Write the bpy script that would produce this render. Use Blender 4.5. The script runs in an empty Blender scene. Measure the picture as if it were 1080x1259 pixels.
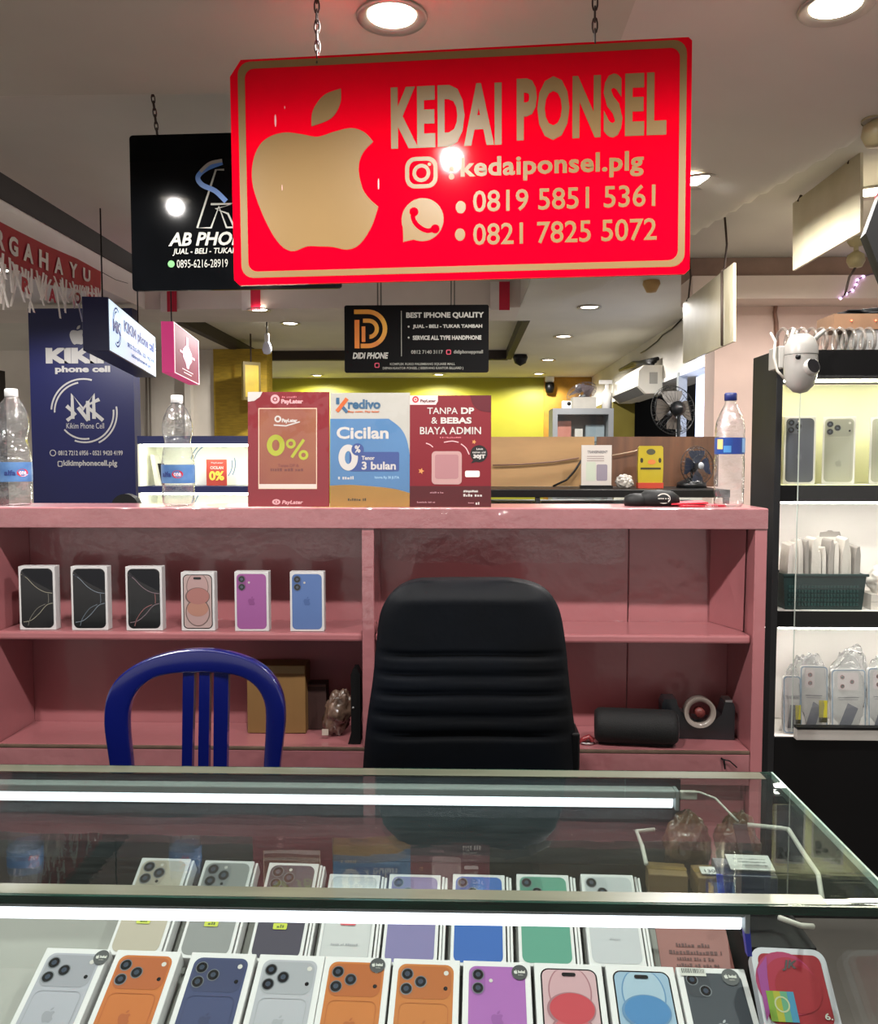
import bpy, bmesh, math, random
from mathutils import Vector, Matrix, Euler
random.seed(7)
scene = bpy.context.scene
COL = scene.collection
PI = math.pi
R = math.radians

# ------------------------------------------------------------------ camera
H = 1.35                                   # eye height
YAW, PITCH, FPX = R(1.6), R(3.5), 1040.0
cam_data = bpy.data.cameras.new('camera')
cam_data.sensor_fit = 'HORIZONTAL'
cam_data.sensor_width = 36.0
cam_data.lens = FPX * 36.0 / 1080.0
cam_data.clip_start = 0.02
cam = bpy.data.objects.new('camera', cam_data)
cam.location = (0, 0, H)
cam.rotation_euler = (R(90) - PITCH, 0, YAW)
COL.objects.link(cam)
scene.camera = cam

# ------------------------------------------------------------------ world, exposure
scene.view_settings.view_transform = 'Standard'
scene.view_settings.look = 'None'
scene.view_settings.exposure = 0.6
scene.view_settings.gamma = 1.0
scene.view_settings.use_curve_mapping = False
world = bpy.data.worlds.new('mall_hall')
scene.world = world
world.use_nodes = True
world.node_tree.nodes['Background'].inputs[0].default_value = (1.0, 0.93, 0.88, 1)
world.node_tree.nodes['Background'].inputs[1].default_value = 0.55
LAMP_W = 5.8                               # watts of a ceiling downlight
DISC = 14.0                                # brightness of its diffuser
TUBE = 1.4                                # brightness of the LED tubes in the counter
CAB_LED = 18.0                            # LED strips in the black cabinet
CEIL = H + 1.12                            # ceiling height
TRAY = H + 1.33

# ------------------------------------------------------------------ photo geometry: a pixel and a distance give a point
_fw = Vector((-math.sin(YAW) * math.cos(PITCH), math.cos(YAW) * math.cos(PITCH), -math.sin(PITCH)))
_rt = Vector((math.cos(YAW), math.sin(YAW), 0))
_up = _rt.cross(_fw)
def _ray(px, py): return _fw * FPX + _rt * (px - 540) + _up * (629.5 - py)
def W(px, py, y):                          # point on the plane at distance y
    r = _ray(px, py); return Vector((0, 0, H)) + r * (y / r.y)
def WZ(px, py, z):                         # point on the plane at height z
    r = _ray(px, py); return Vector((0, 0, H)) + r * ((z - H) / r.z)
def WX(px, py, x):
    r = _ray(px, py); return Vector((0, 0, H)) + r * (x / r.x)

# ------------------------------------------------------------------ materials
def lin(h):
    if isinstance(h, str):
        h = h.lstrip('#'); c = [int(h[i:i + 2], 16) / 255 for i in (0, 2, 4)]
    else: c = [v / 255 for v in h]
    return tuple((v / 12.92 if v <= .04045 else ((v + .055) / 1.055) ** 2.4) for v in c) + (1,)
MATS = {}
def mat(name, col, rough=.5, var=.06, scale=9, bump=0, bscale=40, metal=0, spec=.5, coat=0, emit=0, alpha=1, stretch=(1, 1, 1), col2=None, sheen=0):
    if name in MATS: return MATS[name]
    m = bpy.data.materials.new(name); m.use_nodes = True
    nt = m.node_tree; b = nt.nodes['Principled BSDF']
    c = lin(col)
    tc = nt.nodes.new('ShaderNodeTexCoord'); mp = nt.nodes.new('ShaderNodeMapping')
    mp.inputs['Scale'].default_value = stretch
    nt.links.new(tc.outputs['Object'], mp.inputs['Vector'])
    nz = nt.nodes.new('ShaderNodeTexNoise'); nz.inputs['Scale'].default_value = scale; nz.inputs['Detail'].default_value = 4
    nt.links.new(mp.outputs[0], nz.inputs['Vector'])
    rp = nt.nodes.new('ShaderNodeValToRGB')
    c2 = lin(col2) if col2 else tuple(v * (1 - 2 * var) for v in c[:3]) + (1,)
    c1 = c if col2 else tuple(min(1, v * (1 + var)) for v in c[:3]) + (1,)
    rp.color_ramp.elements[0].color = c2; rp.color_ramp.elements[1].color = c1
    rp.color_ramp.elements[0].position = .3; rp.color_ramp.elements[1].position = .7
    nt.links.new(nz.outputs['Fac'], rp.inputs[0])
    nt.links.new(rp.outputs[0], b.inputs['Base Color'])
    b.inputs['Roughness'].default_value = rough
    b.inputs['Metallic'].default_value = metal
    b.inputs['Specular IOR Level'].default_value = spec
    b.inputs['Coat Weight'].default_value = coat
    b.inputs['Coat Roughness'].default_value = .08
    b.inputs['Alpha'].default_value = alpha
    if emit:
        nt.links.new(rp.outputs[0], b.inputs['Emission Color']); b.inputs['Emission Strength'].default_value = emit
    if bump:
        n2 = nt.nodes.new('ShaderNodeTexNoise'); n2.inputs['Scale'].default_value = bscale; n2.inputs['Detail'].default_value = 3
        nt.links.new(mp.outputs[0], n2.inputs['Vector'])
        bp = nt.nodes.new('ShaderNodeBump'); bp.inputs['Strength'].default_value = bump; bp.inputs['Distance'].default_value = .01
        nt.links.new(n2.outputs['Fac'], bp.inputs['Height'])
        nt.links.new(bp.outputs[0], b.inputs['Normal']); nt.links.new(bp.outputs[0], b.inputs['Coat Normal'])
    MATS[name] = m
    return m
def clear(name, tint=(1, 1, 1), f0=.05, rough=.02, gain=1.0, bump=0, bscale=30, haze=0, hazecol='ffffff', stretch=(1, 1, 1)):
    """see-through sheet: transparent with a fresnel reflection, optional scuffs and haze"""
    if name in MATS: return MATS[name]
    m = bpy.data.materials.new(name); m.use_nodes = True
    nt = m.node_tree; nt.nodes.clear()
    out = nt.nodes.new('ShaderNodeOutputMaterial')
    tr = nt.nodes.new('ShaderNodeBsdfTransparent'); tr.inputs[0].default_value = tuple(tint) + (1,)
    gl = nt.nodes.new('ShaderNodeBsdfGlossy'); gl.inputs['Roughness'].default_value = rough
    lw = nt.nodes.new('ShaderNodeLayerWeight'); lw.inputs['Blend'].default_value = .5
    pw = nt.nodes.new('ShaderNodeMath'); pw.operation = 'POWER'; pw.inputs[1].default_value = 5
    nt.links.new(lw.outputs['Facing'], pw.inputs[0])
    mu = nt.nodes.new('ShaderNodeMath'); mu.operation = 'MULTIPLY_ADD'; mu.inputs[1].default_value = .95 * gain; mu.inputs[2].default_value = f0 * gain; mu.use_clamp = True
    nt.links.new(pw.outputs[0], mu.inputs[0])
    mx = nt.nodes.new('ShaderNodeMixShader')
    nt.links.new(mu.outputs[0], mx.inputs[0]); nt.links.new(tr.outputs[0], mx.inputs[1]); nt.links.new(gl.outputs[0], mx.inputs[2])
    last = mx
    tc = nt.nodes.new('ShaderNodeTexCoord'); mp = nt.nodes.new('ShaderNodeMapping'); mp.inputs['Scale'].default_value = stretch
    nt.links.new(tc.outputs['Object'], mp.inputs[0])
    if bump:
        n2 = nt.nodes.new('ShaderNodeTexNoise'); n2.inputs['Scale'].default_value = bscale; n2.inputs['Detail'].default_value = 3
        nt.links.new(mp.outputs[0], n2.inputs['Vector'])
        bp = nt.nodes.new('ShaderNodeBump'); bp.inputs['Strength'].default_value = bump; bp.inputs['Distance'].default_value = .01
        nt.links.new(n2.outputs['Fac'], bp.inputs['Height'])
        nt.links.new(bp.outputs[0], gl.inputs['Normal']); nt.links.new(bp.outputs[0], lw.inputs['Normal'])
    if haze:
        df = nt.nodes.new('ShaderNodeBsdfDiffuse'); df.inputs[0].default_value = lin(hazecol)
        n3 = nt.nodes.new('ShaderNodeTexNoise'); n3.inputs['Scale'].default_value = 14; n3.inputs['Detail'].default_value = 6
        nt.links.new(mp.outputs[0], n3.inputs['Vector'])
        rp = nt.nodes.new('ShaderNodeMapRange'); rp.inputs['From Min'].default_value = .4; rp.inputs['From Max'].default_value = .75
        rp.inputs['To Min'].default_value = haze * .35; rp.inputs['To Max'].default_value = haze
        nt.links.new(n3.outputs['Fac'], rp.inputs[0])
        m2 = nt.nodes.new('ShaderNodeMixShader')
        nt.links.new(rp.outputs[0], m2.inputs[0]); nt.links.new(last.outputs[0], m2.inputs[1]); nt.links.new(df.outputs[0], m2.inputs[2])
        last = m2
    nt.links.new(last.outputs[0], out.inputs[0])
    MATS[name] = m
    return m
def glow(name, col, strength):
    if name in MATS: return MATS[name]
    m = bpy.data.materials.new(name); m.use_nodes = True
    b = m.node_tree.nodes['Principled BSDF']
    b.inputs['Base Color'].default_value = lin(col)
    b.inputs['Emission Color'].default_value = lin(col); b.inputs['Emission Strength'].default_value = strength
    MATS[name] = m
    return m

WHITE = mat('white_paint', 'e8e6e2', .5)
CARTON = mat('white_carton', 'c4c2c2', .45, .02, spec=.3)
BLACK = mat('black_plastic', '070708', .4, spec=.3)
MATTE = mat('matte_black', '070708', .6, spec=.25)
STEEL = mat('steel', 'b8b8b8', .3, metal=1)
RUST = mat('rusty_wire', '3a2c24', .7)
PINK = mat('pink_laminate', 'a4666a', .3, .05, 3, bump=.3, bscale=11, coat=.6)
PINKF = mat('pink_film', '9c6468', .2, .05, 4, bump=.9, bscale=9, coat=.9)
CEILM = mat('ceiling_paint', 'd2cec2', .85, .05, 1.2)
CEILD = mat('ceiling_paint_dusty', 'c2c0b0', .85, .06, 1.2)
BEAMW = mat('beam_paint', 'd6ccc2', .8, .05, 2)
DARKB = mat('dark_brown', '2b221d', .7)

# ------------------------------------------------------------------ mesh builder
_fonts = {}
def glyphs(s, bold, shear=0, space=1.0):
    key = (s, bold, shear, space)
    if key not in _fonts:
        c = bpy.data.curves.new('glyphs', 'FONT'); c.body = s; c.offset = bold; c.shear = shear; c.resolution_u = 3
        c.space_character = space
        o = bpy.data.objects.new('glyphs', c)
        me = bpy.data.meshes.new_from_object(o)
        vs = [v.co.copy() for v in me.vertices]; fs = [tuple(p.vertices) for p in me.polygons]
        bpy.data.objects.remove(o); bpy.data.curves.remove(c); bpy.data.meshes.remove(me)
        _fonts[key] = (vs, fs)
    return _fonts[key]
class MB:
    def __init__(s): s.v, s.f, s.mi, s.sm, s.mats, s.cuts = [], [], [], [], [], []
    def cut(s): s.cuts.append((len(s.v), len(s.f))); return s
    def slot(s, m):
        if m not in s.mats: s.mats.append(m)
        return s.mats.index(m)
    def add(s, vs, fs, m, smooth=False):
        n = len(s.v); k = s.slot(m)
        s.v += [tuple(v) for v in vs]
        for f in fs: s.f.append(tuple(i + n for i in f)); s.mi.append(k); s.sm.append(smooth)
        return s
    def box(s, a, b, m, rot=None, piv=None):
        (x0, y0, z0), (x1, y1, z1) = a, b
        vs = [Vector(p) for p in ((x0, y0, z0), (x1, y0, z0), (x1, y1, z0), (x0, y1, z0), (x0, y0, z1), (x1, y0, z1), (x1, y1, z1), (x0, y1, z1))]
        if rot is not None:
            c = Vector(piv) if piv is not None else (vs[0] + vs[6]) / 2
            q = Euler(rot).to_matrix(); vs = [c + q @ (v - c) for v in vs]
        return s.add(vs, [(0, 3, 2, 1), (4, 5, 6, 7), (0, 1, 5, 4), (1, 2, 6, 5), (2, 3, 7, 6), (3, 0, 4, 7)], m)
    def hexa(s, vs, m):                    # 8 corner points, bottom loop then top loop
        return s.add(vs, [(0, 3, 2, 1), (4, 5, 6, 7), (0, 1, 5, 4), (1, 2, 6, 5), (2, 3, 7, 6), (3, 0, 4, 7)], m)
    def prism(s, pts, y0, y1, m, side=None, smooth=False):   # outline in x,z swept from y0 (front) to y1
        n = len(pts)
        vs = [(x, y0, z) for x, z in pts] + [(x, y1, z) for x, z in pts]
        s.add(vs, [tuple(range(n)), tuple(range(2 * n - 1, n - 1, -1))], m)
        s.add(vs, [(i, i + n, (i + 1) % n + n, (i + 1) % n) for i in range(n)], side or m, smooth)
        return s
    def zprism(s, pts, z0, z1, m, smooth=False):
        n = len(pts)
        vs = [(x, y, z0) for x, y in pts] + [(x, y, z1) for x, y in pts]
        s.add(vs, [tuple(range(n - 1, -1, -1)), tuple(range(n, 2 * n))], m)
        s.add(vs, [(i, (i + 1) % n, (i + 1) % n + n, i + n) for i in range(n)], m, smooth)
        return s
    def poly(s, pts, y, m): return s.add([(x, y, z) for x, z in pts], [tuple(range(len(pts)))], m)
    def band(s, o, i, y, m, closed=True):
        n = len(o); vs = [(x, y, z) for x, z in o] + [(x, y, z) for x, z in i]
        k = n if closed else n - 1
        return s.add(vs, [(j, (j + 1) % n, (j + 1) % n + n, j + n) for j in range(k)], m)
    def tube(s, path, r, m, seg=8, closed=False, caps=True):
        path = [Vector(p) for p in path]; n = len(path); rs = r if isinstance(r, (list, tuple)) else [r] * n
        vs, prev = [], None
        for i, p in enumerate(path):
            a = path[i - 1] if i > 0 else (path[-1] if closed else p)
            b = path[(i + 1) % n] if (i < n - 1 or closed) else p
            t = (b - a).normalized() if (b - a).length > 1e-9 else Vector((0, 0, 1))
            if prev is None:
                u = t.cross(Vector((0, 0, 1)))
                if u.length < 1e-3: u = t.cross(Vector((1, 0, 0)))
            else: u = prev - t * prev.dot(t)
            u.normalize(); w = t.cross(u); prev = u
            vs += [p + (u * math.cos(2 * PI * k / seg) + w * math.sin(2 * PI * k / seg)) * rs[i] for k in range(seg)]
        fs = []
        for i in range(n if closed else n - 1):
            j = (i + 1) % n
            fs += [(i * seg + k, i * seg + (k + 1) % seg, j * seg + (k + 1) % seg, j * seg + k) for k in range(seg)]
        if caps and not closed: fs += [tuple(range(seg - 1, -1, -1)), tuple(range((n - 1) * seg, n * seg))]
        return s.add(vs, fs, m, True)
    def lathe(s, prof, m, c=(0, 0, 0), seg=32, axis='z', smooth=True, mod=None):
        vs = []
        for r, z in prof:
            for k in range(seg):
                a = 2 * PI * k / seg; rr = r * (mod(a, z) if mod else 1)
                x, y = rr * math.cos(a), rr * math.sin(a)
                p = (x, y, z) if axis == 'z' else ((x, z, y) if axis == 'y' else (z, x, y))
                vs.append((p[0] + c[0], p[1] + c[1], p[2] + c[2]))
        fs = [(i * seg + k, i * seg + (k + 1) % seg, (i + 1) * seg + (k + 1) % seg, (i + 1) * seg + k) for i in range(len(prof) - 1) for k in range(seg)]
        return s.add(vs, fs, m, smooth)
    def text(s, t, b, m, bold=.02, y=-.001, shear=0, space=1.0):  # fit the lettering into b = (x0, z0, x1, z1)
        s.cut(); vs, fs = glyphs(t, bold, shear, space)
        X = [v.x for v in vs]; Y = [v.y for v in vs]
        ax, bx, ay, by = min(X), max(X), min(Y), max(Y)
        sx = (b[2] - b[0]) / max(bx - ax, 1e-6); sz = (b[3] - b[1]) / max(by - ay, 1e-6)
        return s.add([(b[0] + (v.x - ax) * sx, y, b[1] + (v.y - ay) * sz) for v in vs], fs, m)
    def split(s, name, parent=None, **kw):     # every line of lettering, chain, wire ... is a part of its own
        L = [c for i, c in enumerate(s.cuts) if c[1] < len(s.f) and (i == 0 or c != s.cuts[i - 1])]
        if not L or L[0][1] > 0: L = [(0, 0)] + L
        L.append((len(s.v), len(s.f)))
        for (v0, f0), (v1, f1) in zip(L, L[1:]):
            q = MB(); q.v = s.v[v0:v1]; q.f = [tuple(i - v0 for i in f) for f in s.f[f0:f1]]
            q.mi = s.mi[f0:f1]; q.sm = s.sm[f0:f1]; q.mats = s.mats; o = q.build(name, parent, **kw)
        return o
    def scrib(s, b, m, y=-.001, seed=1, words=3):    # a line of print too small to read: word-like dashes
        s.cut(); rr = random.Random(seed); x = b[0]; h = b[3] - b[1]; n = 0
        while x < b[2] - h * .3:
            w = min(h * rr.uniform(.35, .8), b[2] - x); t = rr.uniform(.55, 1)
            s.poly([(x, b[1]), (x + w, b[1]), (x + w, b[1] + h * t), (x, b[1] + h * t)], y, m)
            x += w + h * (.25 if rr.random() < .78 else .8)
        return s
    def build(s, name, parent=None, loc=(0, 0, 0), rot=(0, 0, 0), bevel=0, seg=2, subsurf=0):
        me = bpy.data.meshes.new(name)
        me.from_pydata(s.v, [], s.f)
        for m in s.mats: me.materials.append(m)
        for p, k, sm in zip(me.polygons, s.mi, s.sm): p.material_index = k; p.use_smooth = sm
        bm = bmesh.new(); bm.from_mesh(me); bmesh.ops.recalc_face_normals(bm, faces=bm.faces[:]); bm.to_mesh(me); bm.free()
        me.update()
        o = bpy.data.objects.new(name, me); COL.objects.link(o)
        o.location = loc; o.rotation_euler = rot
        if parent is not None: o.parent = parent
        if bevel:
            d = o.modifiers.new('bevel', 'BEVEL'); d.width = bevel; d.segments = seg; d.limit_method = 'ANGLE'; d.angle_limit = R(40)
        if subsurf:
            d = o.modifiers.new('subsurf', 'SUBSURF'); d.levels = subsurf; d.render_levels = subsurf
        return o
def tag(o, label, cat, group=None, kind=None):
    o['label'] = label; o['category'] = cat
    if group: o['group'] = group
    if kind: o['kind'] = kind
    return o
def struct(o, label=None, cat=None):
    o['kind'] = 'structure'
    if label: o['label'] = label
    if cat: o['category'] = cat
    return o
def thing(name, label, cat, loc=(0, 0, 0), rot=(0, 0, 0), group=None):
    o = bpy.data.objects.new(name, None); COL.objects.link(o); o.empty_display_size = .05
    o.location = loc; o.rotation_euler = rot
    return tag(o, label, cat, group)
def copy_tree(o, parent=None):
    c = o.copy(); COL.objects.link(c)
    if parent is not None: c.parent = parent
    for ch in list(o.children): copy_tree(ch, c)
    return c

# outlines
def circ(cx, cz, r, n=24, rz=None): return [(cx + r * math.cos(2 * PI * k / n), cz + (rz or r) * math.sin(2 * PI * k / n)) for k in range(n)]
def rrect(x0, z0, x1, z1, r, n=5):
    p = []
    for cx, cz, a in ((x1 - r, z1 - r, 0), (x0 + r, z1 - r, 90), (x0 + r, z0 + r, 180), (x1 - r, z0 + r, 270)):
        p += [(cx + r * math.cos(R(a + 90 * k / n)), cz + r * math.sin(R(a + 90 * k / n))) for k in range(n + 1)]
    return p
def rect(x0, z0, x1, z1): return [(x0, z0), (x1, z0), (x1, z1), (x0, z1)]
def arc(cx, cz, r, a0, a1, n=20): return [(cx + r * math.cos(R(a0 + (a1 - a0) * k / n)), cz + r * math.sin(R(a0 + (a1 - a0) * k / n))) for k in range(n + 1)]
def crom(pts, n=5):
    P = [pts[0]] + list(pts) + [pts[-1]]; out = []
    for i in range(1, len(P) - 2):
        for k in range(n):
            t = k / n; q = []
            for d in (0, 1):
                a, b, c, e = P[i - 1][d], P[i][d], P[i + 1][d], P[i + 2][d]
                q.append(.5 * (2 * b + (c - a) * t + (2 * a - 5 * b + 4 * c - e) * t * t + (3 * b - a - 3 * c + e) * t ** 3))
            out.append(tuple(q))
    out.append(tuple(pts[-1])); return out
def stroke(pts, w):
    """a flat band of width w along a polyline"""
    o, i = [], []
    for k, p in enumerate(pts):
        a = Vector(pts[max(0, k - 1)]); b = Vector(pts[min(len(pts) - 1, k + 1)])
        t = (b - a).normalized(); n = Vector((-t.y, t.x)) * (w / 2)
        o.append((p[0] + n.x, p[1] + n.y)); i.append((p[0] - n.x, p[1] - n.y))
    return o, i
_A1 = crom([(795, 595), (765, 594), (725, 605), (690, 580), (655, 515), (630, 440), (629, 385), (645, 340), (672, 316), (712, 306), (755, 312), (795, 320), (838, 309), (880, 302), (912, 314), (934, 338)])
_A2 = crom([(934, 338), (908, 365), (897, 402), (905, 450), (922, 478), (945, 500)])
_A3 = crom([(945, 500), (928, 548), (898, 592), (866, 605), (828, 597), (795, 595)])
_LEAF = crom([(780, 294), (784, 255), (812, 218), (855, 203)]) + crom([(855, 203), (853, 240), (830, 276), (780, 294)])[1:-1]
APPLE = [((x - 787) / 403, (605 - y) / 403) for x, y in _A1 + _A2[1:] + _A3[1:-1]]
LEAF = [((x - 787) / 403, (605 - y) / 403) for x, y in _LEAF]
def fruit(mb, cx, z0, h, m, y=-.001):      # bitten fruit emblem of total height h
    mb.poly([(cx + x * h, z0 + z * h) for x, z in APPLE], y, m)
    mb.poly([(cx + x * h, z0 + z * h) for x, z in LEAF], y, m)

class Panel:
    """a flat upright board seen in the photo; art is placed on it in photo pixels"""
    def __init__(s, name, label, cat, bbox, yl, yr=None, group=None):
        yr = yl if yr is None else yr
        s.x0, s.y0, s.x1, s.y1 = bbox
        bl, br = W(s.x0, s.y1, yl), W(s.x1, s.y1, yr); tl = W(s.x0, s.y0, yl); tr = W(s.x1, s.y0, yr)
        d = br - bl; d.z = 0
        s.w = d.length; s.h = ((tl.z - bl.z) + (tr.z - br.z)) / 2
        s.roll = 0
        c = (bl + br) / 2
        s.root = thing(name, label, cat, c, (0, 0, math.atan2(d.y, d.x)), group)
    def p(s, px, py): return ((px - s.x0) / (s.x1 - s.x0) - .5) * s.w, (s.y1 - py) / (s.y1 - s.y0) * s.h
    def b(s, x0, y0, x1, y1): a = s.p(x0, y1); c = s.p(x1, y0); return (a[0], a[1], c[0], c[1])
    def k(s): return s.w / (s.x1 - s.x0)
    def pts(s, L): return [s.p(*q) for q in L]

# ------------------------------------------------------------------ floor, ceilings, walls
MB().box((-7, -4, -.1), (5, 13, 0), mat('floor_tiles', '5c5652', .3, .05, 3)).build('floor')['kind'] = 'structure'
def cplate(pts, z0, z1, m, name='ceiling'):
    return struct(MB().zprism(pts, z0, z1, m).build(name))
YN, YB, XL, XR = 2.64, 6.3, -2.36, .42
cplate([(-7, -4), (XR, -4), (XR, YN), (-7, YN)], CEIL, TRAY + .1, CEILD)
cplate([(-7, YN), (XL, YN), (XL, YB), (-7, YB)], CEIL, TRAY + .3, mat('beam_paint_light', 'ded6cc', .8, .05, 2))
cplate([(XL + .22, YN), (XR, YN), (XR, YB), (XL + .22, YB)], TRAY, TRAY + .05, CEILM)
cplate([(XL - .1, YN), (XL + .42, YN), (XL + .42, YB), (XL - .1, YB)], TRAY + .35, TRAY + .4, DARKB)  # cap over the cove slot, coloured dark to stand in for its shade
FX0, FX1, FY0, FY1 = -2.3, .50, 6.9, 9.5
cplate([(-7, YB), (XR, YB), (XR, FY0), (-7, FY0)], CEIL, TRAY + .1, BEAMW)
cplate([(-7, FY1), (3, FY1), (3, 12), (-7, 12)], CEIL, TRAY, CEILM)
cplate([(-7, FY0), (FX0, FY0), (FX0, FY1), (-7, FY1)], CEIL, TRAY, CEILM)
cplate([(FX1, FY0), (3, FY0), (3, FY1), (FX1, FY1)], CEIL, TRAY, CEILM)
cplate([(FX0, FY0), (FX1, FY0), (FX1, FY1), (FX0, FY1)], CEIL + .1, TRAY, CEILM)
struct(MB().box((XL + .0005, YN, TRAY - .0), (XL + .01, YB, TRAY + .345), DARKB).build('trim_5'))  # shade of the cove painted as a dark brown strip on its face
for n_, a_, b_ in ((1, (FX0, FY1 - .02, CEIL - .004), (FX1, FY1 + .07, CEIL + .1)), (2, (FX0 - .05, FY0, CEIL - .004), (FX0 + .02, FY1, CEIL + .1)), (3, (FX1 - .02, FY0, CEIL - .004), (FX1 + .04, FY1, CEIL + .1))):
    struct(MB().box(a_, b_, DARKB).build('trim_%d' % n_))  # dark brown strips give the shadow gap round the far tray by colour
# right side of the ceiling: sagging boards with a soft crease
def crease(x, y):
    ax, ay, bx, by = 1.34, 2.55, .82, 5.35
    L = math.hypot(bx - ax, by - ay); nx, ny = (by - ay) / L, -(bx - ax) / L
    d = (x - ax) * nx + (y - ay) * ny
    t = ((x - ax) * (bx - ax) + (y - ay) * (by - ay)) / L / L
    k = max(0, min(1, (t + .25) / .3)) * max(0, min(1, (1.25 - t) / .3))
    if d < 0: return .085 * math.exp(-(d / .26) ** 2) * k
    return .085 * max(0, 1 - d / .05) * k
gv, gf = [], []
NX, NY = 150, 90
for j in range(NY + 1):
    for i in range(NX + 1):
        x = XR + (4.0 - XR) * (i / NX) ** 1.15; y = -4 + 10.9 * j / NY
        gv.append((x, y, CEIL - (crease(x, y) if y < YB else 0)))
for j in range(NY):
    for i in range(NX):
        a = j * (NX + 1) + i; gf.append((a, a + NX + 1, a + NX + 2, a + 1))
mbc = MB().add(gv, gf, CEILM, True)
mbc.box((XR, -4, CEIL + .005), (4.0, 6.9, TRAY + .1), CEILM)
struct(mbc.build('ceiling'))
# far lime wall, its neighbours
LIME = mat('lime_wall', '9c981c', .55, .05, 2)
struct(MB().box((-2.75, 11.6, 0), (1.1, 11.8, CEIL), LIME).build('wall_back'))
struct(MB().box((1.1, 11.55, 0), (1.8, 11.8, CEIL), mat('mustard_wall', 'a87a1e', .7, .15, 6)).build('wall_back_mustard'))
# left side walls of the hall
PLAST = mat('old_plaster', 'd5cdc0', .8, .08, 1.5)
YA = W(265, 500, 8.6).x; YBX = W(330, 500, 8.6).x
struct(MB().box((-7, 8.6, 0), (YA, 8.8, CEIL), PLAST).build('wall_left'))
brick = mat('mustard_brick', 'a98a20', .7, .12, 12, stretch=(1, 1, 6))
struct(MB().box((YA, 8.55, 0), (YBX, 8.8, CEIL), brick).build('wall_left_mustard'))
struct(MB().box((W(232, 500, 8.5).x - .04, 8.5, 0), (W(232, 500, 8.5).x + .02, 8.6, CEIL), PLAST).build('pillar_left'))
# right side: frontal piece of wall, beam, long side wall with a shop opening
WALLP = mat('pinkish_plaster', 'd9beb2', .8, .06, 2.5, bump=.05, bscale=8)
xe = W(878, 500, 5.0).x
struct(MB().box((xe, 5.0, 0), (4.0, 5.2, CEIL), WALLP).build('wall_right'))
struct(MB().box((W(852, 350, 4.75).x, 4.75, H + .885), (4.0, 5.0, H + 1.01), mat('beam_pink', 'e0cfc3', .8, .05, 2)).build('beam_right'))
struct(MB().box((W(852, 350, 4.75).x, 4.8, H + 1.012), (4.0, 5.0, CEIL - .002), mat('beam_brown', '94796a', .7, .15, 5)).build('beam_right_upper'))
SX = 1.74
WIN0, WIN1, WINZ = 5.75, 9.9, H + .70
SIDEW = mat('side_wall_paint', 'cfcac2', .8, .06, 2)
struct(MB().box((SX, 5.2, WINZ), (SX + .25, 11.6, CEIL), SIDEW).build('wall_side'))
struct(MB().box((SX, WIN1, 0), (SX + .25, 11.6, WINZ - .002), mat('olive_wall', '6f6420', .8, .1, 3)).build('wall_side_olive'))
struct(MB().box((SX + .02, 5.2, 0), (SX + .25, WIN1, H - .15), SIDEW).build('wall_side_lower'))
# the shop opening: dark inside with a bright far room seen through the nearer end
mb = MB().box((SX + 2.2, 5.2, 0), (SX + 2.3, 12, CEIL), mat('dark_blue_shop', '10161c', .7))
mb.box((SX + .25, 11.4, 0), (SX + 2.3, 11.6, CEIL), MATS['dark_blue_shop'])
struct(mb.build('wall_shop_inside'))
xb = SX + .12
mb = MB().box((xb, 6.2, H - .1), (xb + .03, 6.85, WINZ - .04), glow('cold_window_glow', 'cfdcff', 1.3))
struct(mb.build('window_1'))
mb = MB().box((SX - .02, 5.70, H - .15), (SX + .05, 5.77, WINZ), BLACK).box((SX - .02, 6.85, H - .15), (SX + .05, 6.90, WINZ), mat('grey_frame', '8f9498', .5))
mb.box((SX + .0, 5.77, H - .19), (SX + .12, WIN1, H - .15), BLACK)
mb.box((SX - .012, 5.7, WINZ - .03), (SX + .3, 9.9, WINZ + .0), mat('soffit_white', 'dcdcd8', .6))
struct(mb.build('trim_4'))

# ------------------------------------------------------------------ ceiling downlights
RIM = mat('lamp_rim', 'b9b2a8', .35, metal=.6)
DIF = glow('lamp_diffuser', 'fff4e2', DISC)
lamp = bpy.data.lights.new('downlight_bulb', 'SPOT'); lamp.energy = LAMP_W * 10; lamp.spot_size = R(166); lamp.spot_blend = .35; lamp.shadow_soft_size = .03; lamp.color = (1, .965, .92)
def make_downlight():
    t = thing('downlight', '', 'ceiling light')
    MB().lathe([(.082, 0), (.09, -.006), (.086, -.012), (.064, -.004), (.06, .0)], RIM).build('rim', t)
    MB().lathe([(.0001, -.003), (.03, -.004), (.06, -.003)], DIF).build('diffuser', t)
    l = bpy.data.objects.new('bulb', lamp); COL.objects.link(l); l.parent = t; l.location = (0, 0, -.03)
    return t
d0 = make_downlight(); first = True
spots = [(1028, 5, 'bright downlight in the ceiling at the upper right corner'), (482, 18, 'bright downlight in the ceiling above the red hanging sign'),
         (860, 211, 'downlight in the ceiling beside the right edge of the red sign'), (725, 377, 'downlight nearest the front in the row below the red sign'),
         (693, 413, 'second downlight from the front in the row below the red sign'), (674, 442, 'third downlight from the front in the row below the red sign'),
         (663, 459, 'farthest downlight of the row, just above the lime wall'), (318, 380, 'downlight half hidden by the middle paper flag on the beam'),
         (357, 411, 'downlight next to the hanging bulb, left of the black dotted sign'), (390, 461, 'far downlight above the lime wall, left of the small black sign'),
         (540, 460, 'far downlight above the lime wall, below the small black sign'), (-4, 331, 'downlight at the left edge behind the red banner'),
         (1072, 235, 'downlight behind the blank hanging board at the right edge'), (240, 452, 'far downlight beside the maroon lightbox')]
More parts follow.
